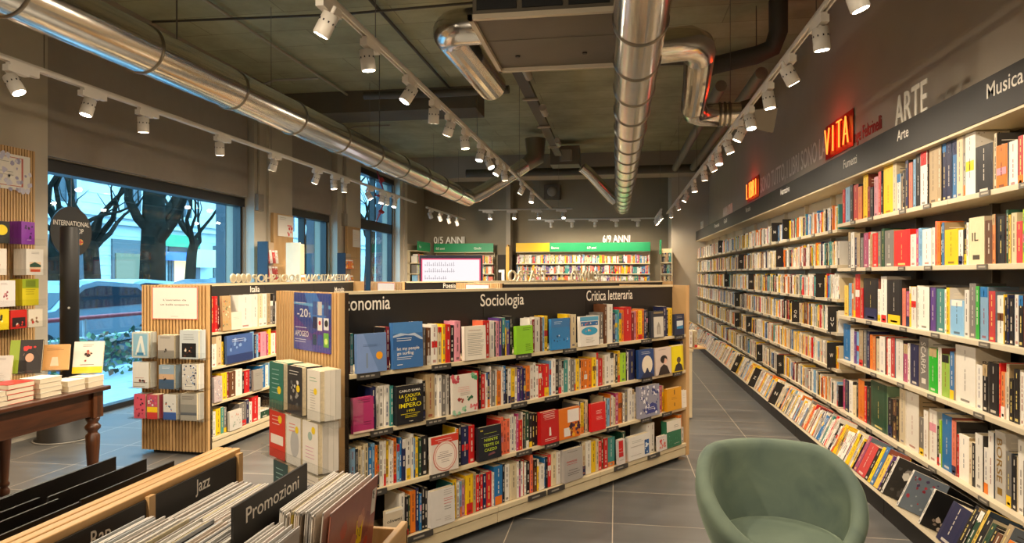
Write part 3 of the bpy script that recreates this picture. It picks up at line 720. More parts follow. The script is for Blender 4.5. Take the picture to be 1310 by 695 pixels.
def random_row(row, p0, A, N, z, k0, k1, hr, D=(.12, .15), tr=(.012, .034), pal=LIGHTS_W, lean=0, far=True, skip=()):
    k = k0
    while k < k1-.012:
        T = RNG.uniform(*tr); n = 1 if RNG.random() < .75 else RNG.choice((2, 3)); c = RNG.choice(pal); hh = RNG.uniform(*hr)
        for _ in range(n):
            if k+T > k1: T = k1-k
            if T < .006: break
            gap = [s for s in skip if s[0] < k+T and s[1] > k]
            if gap: k = gap[0][1]; continue
            b = add_book(p0+A*(k+.0004)+N*(0 if lean else RNG.uniform(-.012, .003))+UZ*(z+(.0045 if lean else .0005)-p0.z), A, N, T-.0008, RNG.uniform(*D), hh, c, row, lean=lean); b['far'] = far
            k += T
# ================================================================== CENTRE BOOKCASE (island in the middle)
def text_child(parent, name, s, o, X, Y, h, col, w=None, align='l', ex=0.0, label=None, mat_=None, narrow=.82):
    m = MB().text(s, o, X, Y, h, w, col, 0, align, ex, narrow=narrow); ob = m.build(name, mat_ or M_VC, parent)
    if label: ob['label'] = label
    return ob
def slat_panel(m, x0, x1, y0, y1, z0, z1, face, step=.028, gap=.009, d=.012):
    """vertical slats on a dark backing; face '-x' or '+x': which side carries the slats; runs along y"""
    s = -1 if face == '-x' else 1; xb = x0 if s < 0 else x1
    m.box(x0 if s > 0 else x0+d, x1-d if s > 0 else x1, y0, y1, z0, z1, m=1)
    y = y0
    while y < y1-.004:
        e = min(y+step-gap, y1)
        m.box(xb-(d if s > 0 else 0), xb+(0 if s > 0 else d), y, e, z0, z1, m=0); y += step
def island(label, P, ang, L_, Wd, Zs, Ht, seams, both=False, base_h=.135):
    """P: near front corner on the floor; local x runs along the front, local y goes to the back"""
    t = thing('island_bookcase', label, 'bookcase', P, ang, None)
    e = .03
    fr = MB()
    for x0, x1 in ((-.035, 0), (L_, L_+.035)):
        fr.box(x0, x1, .0, Wd, .012, Ht)
    ep = MB(); ep.box(-.05, -.002, .0, Wd, .03, Ht-.001, m=0)
    y = .0
    ep = MB(); ep.box(-.026, -.004, 0, Wd, .03, Ht, m=1)
    y = 0
    while y < Wd-.01:
        ep.box(-.056, -.0255, y, min(y+.0185, Wd), .03, Ht, m=0); y += .0305
    ob = ep.build('end_panel', [M_WOOD, M_GAP], t, bevel=0); ob['label'] = 'oak slatted end panel facing the window side'
    e2 = MB().box(L_+.004, L_+.038, 0, Wd, .03, Ht); y = 0
    while y < Wd-.01: e2.box(L_+.038, L_+.052, y, min(y+.019, Wd), .03, Ht, m=0); y += .0285
    e2.build('end_panel', [M_WOOD, M_GAP], t)
    MB().box(0, L_, Wd/2-.012, Wd/2+.012, base_h, Ht-.05).build('back_board', M_BLACK, t)
    cuts = [0]+list(seams)+[L_]
    for a, b in zip(cuts, cuts[1:]):
        MB().box(a+.002, b-.002, .0, Wd, .04, base_h-.035).box(a+.002, b-.002, -.006, Wd+.006, base_h-.03, base_h).build('base_plinth', M_CREAM, t, bevel=.003)
        MB().box(a+.002, b-.002, .125, .14, Ht-.235, Ht-.012).build('header_panel', M_BLACK, t)
    MB().box(0, L_, .07, Wd-.07, 0, .04).build('toe_kick', M_DARK, t)
    bk = Ht if both else Ht-.045
    for y, h_ in ((.118, Ht), (Wd-.146, bk)): MB().box(0, L_, y, y+.028, h_-.012, h_+.004).build('top_cap', M_CREAM, t)
    MB().box(0, L_, Wd-.14, Wd-.125, Ht-.235, bk-.012).build('back_header_panel', M_BLACK, t)
    for z in Zs[1:]:
        for a, b in zip(cuts, cuts[1:]):
            MB().box(a+.001, b-.001, 0, Wd/2-.012, z-.022, z).build('shelf', M_CREAM, t, bevel=.002)
    for a in seams: MB().box(a-.008, a+.008, .2, Wd/2-.012, base_h, Ht-.24).build('upright', M_DARK, t)
    return t
GD = V((.591, .807, 0)).normalized(); GN = V((GD.y, -GD.x, 0)); GANG = atan2(GD.y, GD.x)
GP = on_z(882, 586, 0) - GD*3.0                                    # photo: far base corner of the island
K0 = -.156; GZ = [.138, .425, .723, 1.013]; GL = 3.10
G0 = GP + GD*K0
ISL = island('big island bookcase with black header reading Sociologia, oak slatted end, in the middle', G0, GANG, GL, .66, GZ, 1.41, (.99, 1.97))
def gl(u, v, back=0.0):                                            # pixel -> (x along, height) on the front plane set back
    return on_line(u, v, G0 - GN*back, GD)
hx = lambda k, z, y=.1238: V((k, y, z))
for s, u0, u1, v0 in (('Economia', 413, 499, 399), ('Sociologia', 614.5, 670, 392), ('Critica letteraria', 750, 809, 385)):
    a, z = gl(u0, v0, .125); b, _ = gl(u1, v0, .125); a = max(a, .008)
    text_child(ISL, 'header_lettering', s, hx(a, z), UX, UZ, .076, H('f2ece0'), w=b-a, label='white %s lettering' % s)
for z in GZ[1:]:
    for k in (.18, .62, 1.18, 1.55, 2.1, 2.55, 2.9):
        kk = k+RNG.uniform(-.1, .1)
        m = MB().box(kk-.065, kk+.065, -.009, -.001, z-.03, z-.001, H('3f3c38'))
        for j in range(3): m.box(kk-.05+.03*j, kk-.05+.03*j+.022, -.0095, -.009, z-.018, z-.01, H('9a948a'))
        m.build('label_holder', M_VC, ISL)
for k in (.1, .42, 1.32, 1.5, 2.2, 2.62):
    MB().box(k-.08, k+.08, -.0145, -.0065, .105, .137, H('3f3c38')).box(k-.05, k+.02, -.0152, -.0145, .117, .126, H('9a948a')).build('label_holder', M_VC, ISL)
# poster on the slatted end
ep, ed = G0 - GD*.057, -GN
PO = thing('poster', 'blue discount poster reading -20% on the oak slatted end of the island', 'poster', G0, GANG)
pa, _ = on_line(377, 400, ep, -GN); pb, _ = on_line(424, 400, ep, -GN); z1, z0 = 1.405, 1.112
PX = -UY; PB = V((-.0605, pa, z0)); PWd = pa-pb; PH = z1-z0
pm = MB().box(-.0605, -.0572, pb, pa, z0, z1, H('2d4fa0'))
face = [('r', 0, 1, 0, 1, '2b4a9c'), ('r', 0, 1, .0, .25, '4a4fa8'), ('p', [(.3, 1), (.62, 1), (.9, .62), (.55, .45)], '3f7fcf'), ('p', [(0, .8), (1, .74), (1, .8), (0, .84)], '6ab4e8'), ('p', [(.0, .62), (.5, .3), (1, .5), (1, .3), (.4, .18), (0, .4)], '5a3f94'),
        ('t', '-20', .25, .58, .15, 'f4f2f0', .3), ('t', '%', .45, .58, .09, 'f4f2f0'), ('l', .05, .42, .83, 1, .03, 'e8ecf6'), ('t', 'APOGEO', .23, .24, .1, 'f4f2f0', .38), ('l', .05, .38, .4, 1, .03, 'e8ecf6'), ('l', .04, .42, .19, 2, .04, 'd8def0'),
        ('r', .67, .78, .63, .86, 'd8d4d0'), ('r', .54, .65, .63, .86, '3c62a8'), ('r', .83, .95, .63, .86, '33508f'), ('r', .54, .65, .4, .6, '2a2f55'), ('r', .67, .79, .37, .59, 'ece6e0'), ('r', .83, .96, .39, .59, 'e8e8ea'), ('r', .54, .64, .12, .3, '2f4f6a'), ('r', .68, .79, .12, .3, '3d57a5'), ('r', .83, .96, .1, .34, '6fb04a'),
        ('d', .73, .5, .03, 'c23a3a'), ('d', .9, .5, .045, '2a2a2a'), ('d', .895, .2, .04, 'cfe07a')]
draw_face(pm, PB - UX*.0006, PX, UZ, PWd, PH, face, RNG); pm.build('sheet', M_PRINT, PO)
MB().box(-.0635, -.0628, pb-.004, pa+.004, z0-.004, z1+.002).build('clear_cover', M_ACRYL, PO)

# ------------------------------------------------------------------ books on the island
SP = G0 - GN*.018                                                  # plane of the spines
ROWN = {1: 'top island shelf', 2: 'second island shelf', 3: 'third island shelf', 4: 'bottom island shelf'}
for i in ROWN: new_row('G%d' % i, ROWN[i])
FC = dict(
 sun=dict(bg='6f8fc4', name='light blue sun book', art=[('p', [(0, 0), (.72, 0), (.22, 1), (0, 1)], '7f9ace'), ('d', .75, .42, .115, 'f0a41e'), ('l', .2, .7, .72, 2, .035, '5a76a8'), ('r', .3, .36, .12, .5, '7d8fa8')]),
 surf=dict(bg='3f74b4', name='blue book with white mountains', t=.03, art=[('r', 0, 1, .76, 1, '4c86c6'), ('p', [(0, .72), (.25, .77), (.5, .74), (.72, .76), (1, .64), (1, .6), (.6, .66), (0, .62)], 'b8c8dc'), ('p', [(0, .68), (.4, .72), (.7, .7), (1, .58), (1, .4), (0, .42)], '2f5f9c'),
    ('t', 'let my people', .5, .4, .07, 'f4f2ee', .75), ('t', 'go surfing', .4, .3, .07, 'f4f2ee', .55), ('l', .12, .7, .25, 2, .04, 'dfe6f0'), ('l', .12, .62, .66, 2, .045, 'eef2f8'), ('r', .12, .3, .08, .095, 'dfe6f0')]),
 txt=dict(bg='e9e2d4', name='white book of printed lines', art=[('r', .0, .06, 0, 1, 'dcd3c2'), ('l', .2, .9, .88, 1, .05, 'a07a70'), ('l', .15, .92, .78, 13, .052, '8f8a84')]),
 lime=dict(bg='8fce2c', name='lime green book', art=[('l', .4, .9, .92, 2, .06, '2f4a12'), ('l', .55, .92, .34, 4, .07, '2f4a12')]),
 dive=dict(bg='2f7fc0', name='blue divers book', art=[('r', 0, 1, .0, .35, '2a86cc'), ('r', 0, 1, .72, 1, '3a78b4'), ('n', 14, .05, .1, .9, .15, .5, ['14365e', '1c4a80', 'e8eef2']), ('l', .15, .6, .9, 2, .06, 'cfe0ee')]),
 pool=dict(bg='ece8e0', name='white swimming pool book', art=[('r', .02, .98, .84, .98, '5aa8d0'), ('r', .05, .95, .68, .82, '2d6fae'), ('n', 10, .05, .1, .9, .7, .8, ['d86a4a', 'e8d8b8', '7a4a3a']), ('d', .5, .5, .42, '2fa0cc', .14), ('n', 5, .05, .3, .7, .46, .54, ['d88a6a', 'e8c8a0']), ('l', .3, .75, .28, 4, .05, 'a8a29a')]),
 goth=dict(bg='2d3440', name='dark book with pale arch', art=[('r', .18, .92, .02, .78, 'd2ccc0'), ('r', .2, .9, .9, .97, '8a7a5a'), ('p', [(.42, .12), (.68, .12), (.68, .42), (.55, .6), (.42, .42)], '9a948a'), ('r', .5, .6, .12, .4, 'b8b2a6')]),
 navy=dict(bg='1c2a48', name='small navy boat book', art=[('r', .2, .85, .3, .68, 'cfd8dc'), ('p', [(.2, .3), (.85, .3), (.85, .46), (.2, .42)], '2f7fb0'), ('l', .2, .8, .9, 2, .07, 'd8d0c0')]),
 mag=dict(bg='b8356f', name='magenta pink book', art=[('r', 0, 1, 0, .06, 'e6c8b8'), ('l', .25, .9, .93, 2, .06, '4a1430'), ('l', .5, .92, .3, 2, .07, '4a1430')]),
 impero=dict(bg='1b1c22', name='black book with yellow title', t=.03, art=[('t', 'CARLO SAMA', .5, .83, .062, 'efe9dc', .8), ('t', 'LA CADUTA', .5, .69, .085, 'f0e01e', .8), ('t', 'DI UN', .52, .585, .085, 'f0e01e', .42), ('t', 'IMPERO', .5, .43, .115, 'f0e01e', .84), ('t', '1993', .52, .31, .065, 'f0e01e', .3), ('l', .14, .92, .27, 1, .03, 'd8c81e'), ('l', .3, .8, .22, 2, .04, 'd8c81e'), ('r', .45, .6, .06, .075, 'cfc8b8')]),
 jungle=dict(bg='ece4d8', name='white book with red leaves', art=[('n', 10, .13, 0, .22, .82, 1, ['d0606a', 'b8404e']), ('n', 8, .11, .7, 1, .86, 1, ['7ab48a', '4a9a6a']), ('n', 10, .1, 0, .5, .0, .16, ['6aa880', '9cc8a8']), ('n', 8, .1, .7, 1, .04, .24, ['d0606a', 'e08a8a']), ('n', 5, .09, .2, .4, .28, .38, ['9a3a30']), ('n', 5, .08, .55, .8, .32, .42, ['2f6a4a']), ('l', .2, .8, .68, 3, .05, 'e0a8a4'), ('l', .3, .75, .53, 2, .04, 'b8a8a0')]),
 moon=dict(bg='1f4480', name='blue moonlit castle book', art=[('d', .55, .45, .34, 'e8dcc8'), ('p', [(.1, 0), (.3, .16), (.42, .2), (.52, .34), (.58, .34), (.66, .2), (.9, .1), (1, 0)], '16264a'), ('l', .2, .85, .92, 2, .06, 'd8e0ec')]),
 port=dict(bg='e2cfc4', name='pale portrait book', art=[('d', .52, .56, .22, '1a1614', .15), ('p', [(.15, 0), (.3, .28), (.5, .38), (.72, .3), (.9, 0)], '2a2220'), ('p', [(.5, .4), (.68, .42), (.72, .54), (.58, .6)], 'e6b8a4'), ('l', .2, .8, .93, 1, .05, '8a7a72')]),
 yel=dict(bg='ecd21c', name='yellow portrait book', art=[('r', .06, .86, .08, .97, 'f0dc14'), ('d', .6, .44, .17, '5a4a36', .11), ('p', [(.2, .03), (.36, .26), (.6, .34), (.84, .24), (.95, .03)], '1f2230'), ('r', 0, 1, .97, 1, 'ece4d4')]),
 circle=dict(bg='e6dcd2', name='pale book with red ring', art=[('r', 0, 1, .8, 1, 'd23a2c'), ('l', .15, .9, .92, 1, .05, 'f0d8d0'), ('l', .25, .8, .86, 1, .05, 'f0d8d0'), ('d', .5, .44, .44, 'c86a5e'), ('d', .5, .44, .41, 'ead8cc'), ('d', .5, .44, .37, 'd89a8e'), ('d', .5, .44, .35, 'ece2d8'), ('l', .3, .7, .56, 2, .05, '8a7a76'), ('l', .22, .8, .46, 2, .05, '5a3a4a'), ('l', .36, .66, .34, 2, .05, '8a7a76')]),
 niente=dict(bg='1a1e28', name='black book with lime title', art=[('t', 'NIENTE', .54, .56, .085, 'c8e03a', .58), ('t', 'TESTE DI', .54, .41, .085, 'c8e03a', .66), ('t', 'CAZZO', .52, .265, .085, 'c8e03a', .54), ('l', .24, .84, .8, 1, .03, 'a8b83a'), ('r', .12, .9, .68, .685, 'cfd0c8'), ('r', .08, .2, .88, .92, 'b8a83a'), ('p', [(.4, .12), (.72, .16), (.66, .22), (.42, .18)], '7a4a52')]),
 kurt=dict(bg='cc1a1c', name='red book with white mark', t=.035, art=[('l', .12, .85, .97, 1, .03, 'f0d8d0'), ('l', .15, .85, .91, 2, .05, 'f4e8e0'), ('l', .2, .8, .82, 2, .05, 'f0b8b0'), ('p', [(.44, .24), (.56, .24), (.54, .5), (.46, .5)], 'f0e4dc'), ('l', .2, .9, .16, 2, .05, 'f0d8d0')]),
 quad=dict(bg='dd7418', name='orange book with white squares', art=[('r', .4, .95, .52, .94, 'e8e0dc'), ('r', .22, .62, .08, .36, 'e4dcd8'), ('n', 22, .12, .5, .95, .06, .48, ['2a1a2a', '4a2040', 'e8a81e', '7a2a20'])]),
 red3=dict(bg='d3141a', name='plain red cover-forward book', art=[('l', .35, .75, .72, 3, .05, 'f4d8d4'), ('l', .35, .85, .5, 3, .045, 'f0b8b4')]),
 doodle=dict(bg='8f90a4', name='grey book scribbled navy', t=.03, art=[('n', 60, .07, .04, .96, .1, .97, ['dcdce4', '2f3a78', 'eceaf0']), ('p', [(.3, .1), (.9, .12), (.85, .36), (.6, .44), (.35, .32)], '2c3a86'), ('l', .42, .78, .3, 2, .05, 'eceaf0')]),
 ochre=dict(bg='dc9c14', name='ochre book with dark line', t=.03, art=[('r', .48, .53, .18, .34, '2a2014'), ('r', .48, .53, .7, .92, '2a2014'), ('l', .3, .72, .58, 2, .07, '7a5410')]),
 whit=dict(bg='e6dfd4', name='white book past the ochre', art=[('l', .2, .8, .8, 3, .1, 'b0a8a0'), ('l', .3, .8, .3, 1, .1, 'b0a8a0')]),
 oliv=dict(bg='dccdb4', name='cream dark-titled book', art=[('t', 'olivetti', .5, .62, .1, '3a3430', .85), ('r', 0, 1, .93, 1, 'ece6da'), ('l', .2, .5, .2, 1, .04, '8a8478')]),
 boxset=dict(bg='dcd8d4', name='white red-titled book', t=.03, art=[('r', .0, .49, 0, 1, 'd6d2ce'), ('l', .55, .9, .95, 3, .06, '9a948e'), ('l', .54, .95, .72, 2, .06, 'c83a34'), ('l', .54, .88, .58, 1, .06, 'c83a34'), ('l', .56, .9, .5, 2, .07, '2a2a2a'), ('l', .56, .85, .22, 3, .05, 'a8a29c'), ('l', .2, .42, .2, 1, .05, 'a8a29c')]),
 tarzan=dict(bg='b0aaa6', name='grey red-titled book', t=.03, art=[('l', .2, .8, .92, 1, .05, '5a5450'), ('l', .14, .88, .64, 1, .05, 'b83a38'), ('l', .14, .8, .61, 1, .05, 'b83a38'), ('l', .16, .84, .55, 1, .05, 'b83a38'), ('l', .25, .75, .36, 1, .05, '4a4644'), ('l', .2, .85, .28, 2, .06, '4a4644')]),
 abb=dict(bg='d8d0cc', name='white red-panel book', art=[('r', .05, .7, .5, .95, 'c81c20'), ('r', .05, .72, .3, .48, 'c22428'), ('l', .1, .6, .62, 1, .05, 'f0d8d4'), ('l', .2, .8, .18, 1, .06, '6a6460')]),
 journal=dict(bg='dad6d0', name='large white blue-strip book', t=.04, art=[('l', .15, .7, .8, 2, .07, '7a8a86'), ('r', .74, .96, .1, .72, '2f5f9c'), ('n', 14, .06, .76, .94, .12, .7, ['dfe8f0', '1f3f70']), ('r', .1, .7, .55, .58, 'b8b2aa'), ('l', .1, .6, .2, 1, .05, '8a8478')]),
 alicesm=dict(bg='e4dcd8', name='small white red-drawing book', art=[('n', 12, .14, .2, .8, .15, .7, ['c83a3a', 'd86a60']), ('l', .2, .8, .9, 1, .05, '6a6460')]),
 greenw=dict(bg='2f6f4f', name='thick green white-banded book', t=.05, art=[('r', 0, 1, .6, 1, 'e2dccf'), ('l', .5, .85, .8, 2, .06, '3a4a40'), ('n', 20, .03, .1, .9, .05, .5, ['6aa888', '24543c']), ('l', .5, .85, .12, 1, .05, 'd8d0c0')]),
)
tk = lambda row, spec, org, sc, st, z, hr=(.195, .235), **k: tokens(row, spec, org, sc, st, SP, GD, GN, z, hr, faces=FC, hmax=.26 if z < 1 else .3, D=(.1, .15) if z < 1 else (.08, .096), **k)
Z1, Z2, Z3, Z4 = GZ[3], GZ[2], GZ[1], GZ[0]
tk('G1', 'B52 t74/190 Fsun:302/182 k318/143 d350/140 Fsurf:578/98 w600/105 g628 B664 w716/120 c748 y775/120 r812/120 k845/128 p892/95 Ftxt:1058/127 S1080/92 r1112/92 w1152/95 G1160 p1180/95 v1206 t1230 y1242 v1266 k1280', (440, 395), 5.955, 45, Z1)
tk('G1', 'm22/140 k35 Flime:158/178 w178/130 d192 w238/122 B248 l262 y292/110 Fdive:428/125 y448/97 d458 c500/100 Fpool:640/108 s672/105 g700 B722/25*tall_brown_leaning_book w762/25 n778/88 l800 t808 y828/90 o842 r898/45 d920 p936 o948/70 y976 o990 n1006 k1020 Fgoth:1118/72 k1128 n1156/42 k1166 y1192/52 Fnavy:1262/95', (650, 385), 5.696, 0, Z1)
tk('G2', 'Fmag:205/245 n245/180 w262/185 w310/170 w352/165 t378 Fimpero:580/150 w600/125 k622 T690/80*thick_tan_book w716/88 w745/88 g780 s806/88 Fjungle:992/72 r1032/60 k1046 r1080/85 w1092 n1112 w1126 g1158/60 w1166 o1202/60 w1216 b1236 k1252/45 w1272/40 y1306/40', (440, 465), 5.955, 45, Z2)
tk('G2', 'w12 y52/205*yellow_book w70 v86 n96 v111 n126 o160/190 w182/185 w202 w222 r245/178 r262/178 r302/178*thick_red_books l316 w347 k371 g391 w406 t441/150 w456 g481 w493 y521/140 c531 o556/142 o580/142 o611/140 y641/128 w656 r692/135 c706 w746/105 w771 c786 k801 y816 L858/95*lime_green_spine k869 w881 n928/70*thick_navy_book Fmoon:1042/62 c1052 Fport:1168/48 Fyel:1256/32 n1276', (650, 435), 5.696, 0, Z2)
tk('G3', 'l90/260 k106 c141 w152 c186/225 b216 l241/225 o256 k270 w302/208 w320 y346/210*yellow_and_white_book w366 w377 o406/185 l426 b441 n472/190 w512/185 w536 l546 y571/175 G592 k640/165 Fcircle:848/138 y857/105 o872 k892 n952/90*navy_white-titled_book r1000/85 Fniente:1176/70 r1188 S1217/25*first_salmon_book S1237 S1262 w1276 w1302', (440, 530), 5.955, 45, Z3)
tk('G3', 'S12 w42 k52 w62 m76 r102/325 w112 k127 w132 G152 k178/280 k200 k216 Fkurt:348/248 Fquad:502/222 g516 w526 y552 k562 c582 Fred3:688/190 c697 w712 g722 l742 o747 w772/150 c782 m802/130 o832/130*dark_orange_book B837 w852 g872 w905/95 w922 c934 Fdoodle:1082/60 p1102 m1122 y1136 Fochre:1242/82 Fwhit:1288/105', (650, 480), 5.696, 0, Z3)
tk('G4', 'Foliv:248/345 w292/245 k312 G327 o372/225*orange_book_near_the_cream n397 b412 k437 k457/205 Fboxset:642/182 t648 y682/140 w702 l717 p742/140 k747 y806/100*bright_yellow_book T827 r852 k862 r882 n907 r952/80 w964 b1030/30*thick_blue_book k1046 w1087 c1137/10 w1152 m1167 w1187 r1197 w1212 k1242 S1267 B1292 y1306', (470, 590), 5.955, 115, Z4)
tk('G4', 'w335/370 b345 k356 r381 c412/290 w440/290 Ftarzan:562/255 k577 c602/235 w637 y667/225 c682 r702 B717 r742 t792/195*sea_green_book Fabb:836/205 G858 Fjournal:995/165 w1022/110 w1050/105 Falicesm:1105/180 Fgreenw:1198/75 o1217 w1247/130', (630, 520), 5.04, 298, Z4)
# ================================================================== LONG WALL SHELVING ON THE RIGHT
RA, RN = V((0, -1, 0)), V((-1, 0, 0)); XS = 2.0
M_BACKG = mat('grey_back_panel', H('5a544c'), .7, var=.05); M_BACKC = mat('cream_back_panel', H('c9bb9f'), .7, var=.04)
M_SHELFG = mat('shelf_beige', H('cfc2a8'), .45, var=.03)
NZ = [1.957, 1.556, 1.128, .728, .27]; FZ = [1.914, 1.587, 1.273, .964, .627, .28]
YN = 6.5
def wall_unit(label, y0, y1, zs, back, near):
    t = thing('tall_bookcase', label, 'bookcase', (XS, y0, 0), 0, 'bookcases of the long right wall'); L_ = y1-y0
    MB().box(.285, .3, .002, L_-.002, .05, 2.33).build('back_panel', back, t)
    for z in zs: MB().box(0, .284, .0015, L_-.0015, z-.03, z).build('shelf', M_SHELFG, t, bevel=.002)
    MB().box(0, .284, .002, L_-.002, 2.33, 2.345).build('top_board', M_CREAM, t)
    m = MB()
    m.box(.24, .284, .002, .016, .05, 2.33).box(.24, .284, L_-.016, L_-.002, .05, 2.33); m.build('upright', M_SHELFG if not near else M_BACKG, t)
    ca, sa = cos(.42), sin(.42); xb, zb = -.37, .14
    p = lambda a, b: V((xb+a*ca+b*sa, 0, zb-a*sa+b*ca))
    q = [p(0, 0), p(.2, 0), p(.2, -.022), p(0, -.022)]
    mm = MB(); vs = [v+UY*.002 for v in q]+[v+UY*(L_-.002) for v in q]
    mm.add(vs, [(0,1,2,3), (7,6,5,4), (0,4,5,1), (1,5,6,2), (2,6,7,3), (3,7,4,0)]).build('slanted_shelf', M_SHELFG, t)
    MB().box(-.35, .284, .002, L_-.002, 0, .03).box(-.362, -.35, .002, L_-.002, 0, .112).build('plinth', M_BLACK, t)
    for z in zs:
        for k in ((.2, .62) if near else (.25, .75)):
            kk = k*L_+RNG.uniform(-.06, .06); mb = MB().box(-.009, -.001, kk-.05, kk+.05, z-.03, z-.001, H('6a655d')); mb.box(-.0096, -.009, kk-.04, kk+.03, z-.019, z-.01, H('b0a898')); mb.build('label_holder', M_VC, t)
    return t
ys = [2.38, 3.41, 4.44, 5.47, YN]
for i, (a, b) in enumerate(zip(ys, ys[1:])):
    wall_unit('right wall bookcase of large books, %s' % ('under the Musica lettering', 'below the Musica and Arte lettering', 'under the Arte lettering', 'under the Fumetti lettering')[i], a, b, NZ, M_BACKG, True)
n = 11; st = (17.4-YN)/n
for i in range(n):
    wall_unit('cream wall bookcase of novels along the right wall, %s beyond the art books' % ordw(i+1), YN+st*i, YN+st*(i+1), FZ, M_BACKC, False)
hd = thing('header_sign', 'long black header board over the right wall shelving with white category lettering', 'sign', (XS, YN, 2.346))
MB().box(-.005, .02, 2.36-YN, 17.4-YN, 0, .225).build('board', M_BLACK, hd); MB().box(.02, .3, 2.36-YN, 17.4-YN, 0, .012).build('soffit', M_CREAM, hd)
for s, u0, u1, v in (('Musica', 1262, 1309, 127), ('Arte', 1147.5, 1162, 181), ('Fumetti', 1079, 1096, 216), ('Narrativa', 998.5, 1010, 250), ('Narrativa', 954, 960, 272), ('Gialli', 926, 930, 286), ('Poesia', 914, 920, 292)):
    a = on_x(u0, v, XS-.006); b = on_x(u1, v, XS-.006)
    m = MB().text(s, V((-.0056, a.y-YN, a.z-2.346)), RA, UZ, .078 if s != 'Musica' else .085, a.y-b.y, H('e8e2d6')); o = m.build('lettering', M_VC, hd); o['label'] = 'white %s lettering' % s
def stand_text(name, s, u0, u1, z, h, x, label, mt, ex=.003):
    a = on_x(u0, 200, x); b = on_x(u1, 200, x)
    m = MB().text(s, V((x, a.y, z)), RA, UZ, h, a.y-b.y, ex=ex/(h/.73)); return tag(m.build(name, mt), label, 'lettering')
M_LET = mat('cream_letters', H('d9d2c4'), .5); M_LETG = mat('grey_letters', H('eee6da'), .6); M_LETR = mat('dark_red_letters', H('8a1014'), .5)
stand_text('sign_lettering', 'ARTE', 1145, 1186, 2.574, .235, 2.03, 'big pale ARTE letters standing on the black header', M_LET)
stand_text('sign_lettering', 'NARRATIVA', 925, 937, 2.574, .2, 2.03, 'bright pale letters on the header beyond the neon word', M_LET)
stand_text('sign_lettering', 'GIALLI', 896.5, 900, 2.574, .2, 2.03, 'smallest pale letters at the far end of the header', M_LET)
XW = XR-.012
stand_text('wall_lettering', 'SONO TUTTO, I LIBRI SONO LA', 973, 1057, 2.82, .25, XW+.009, 'pale grey phrase on the right wall between the two neon words', M_LETG, .0006)
stand_text('wall_lettering', 'Inge Feltrinelli', 1092, 1128, 2.79, .13, XW+.008, 'dark red script name on the right wall after the neon VITA', M_LETR, .001)
M_NEON = mat_emit('neon_tube_red', (1.0, .20, .03), .75); M_NEONY = mat_emit('neon_tube_core', (1.0, .24, .03), .8)
def neon(word, u0, u1, zc, h, label):
    a = on_x(u0, 200, XW); b = on_x(u1, 200, XW); t = thing('neon_sign', label, 'neon sign', (XW, a.y, zc-h/2)); L_ = a.y-b.y
    strokes = {'V': [[(0, 1), (.5, 0), (1, 1)]], 'I': [[(.5, 0), (.5, 1)]], 'T': [[(0, 1), (1, 1)], [(.5, 1), (.5, 0)]], 'A': [[(0, 0), (.5, 1), (1, 0)], [(.2, .36), (.8, .36)]],
               'L': [[(0, 1), (0, 0), (.9, 0)]], 'B': [[(0, 0), (0, 1), (.7, .95), (.85, .76), (.6, .53), (.05, .5)], [(.6, .53), (.95, .3), (.7, .03), (0, 0)]], 'R': [[(0, 0), (0, 1), (.7, .97), (.9, .74), (.65, .5), (.05, .48)], [(.45, .48), (.95, 0)]]}
    n = len(word); cw = L_/n
    MB().box(-.004, .002, -L_-.04, .04, -.05, h+.05).build('backing', mat('neon_backing', H('b01812'), .3), t)
    for i, ch in enumerate(word):
        for off, r_, mt in ((-.03, .0075, M_NEONY),):
            m = MB()
            for s_ in strokes[ch]:
                m.tube([V((off, -(i*cw+cw*.14+q[0]*cw*.72), q[1]*h)) for q in s_], r_, 8)
            o = m.build('tube_letter', mt, t)
        m = MB()
        for s_ in strokes[ch]: m.tube([V((-.012, -(i*cw+cw*.14+q[0]*cw*.72), q[1]*h)) for q in s_], .006, 6, H('c01812'))
        m.build('tube_support', M_VC, t)
    lo = bpy.data.lights.new('neon_glow', 'POINT'); lo.energy = 1.3; lo.color = (1, .02, .008); lo.shadow_soft_size = .12
    l = bpy.data.objects.new('neon_glow', lo); COL.objects.link(l); l.parent = t; l.location = (-.22, -L_/2, h/2)
neon('LIBRI', 957, 970.5, 2.95, .26, 'small glowing red neon word LIBRI far along the right wall')
neon('VITA', 1058, 1090, 2.95, .27, 'glowing red neon word VITA on the right wall')

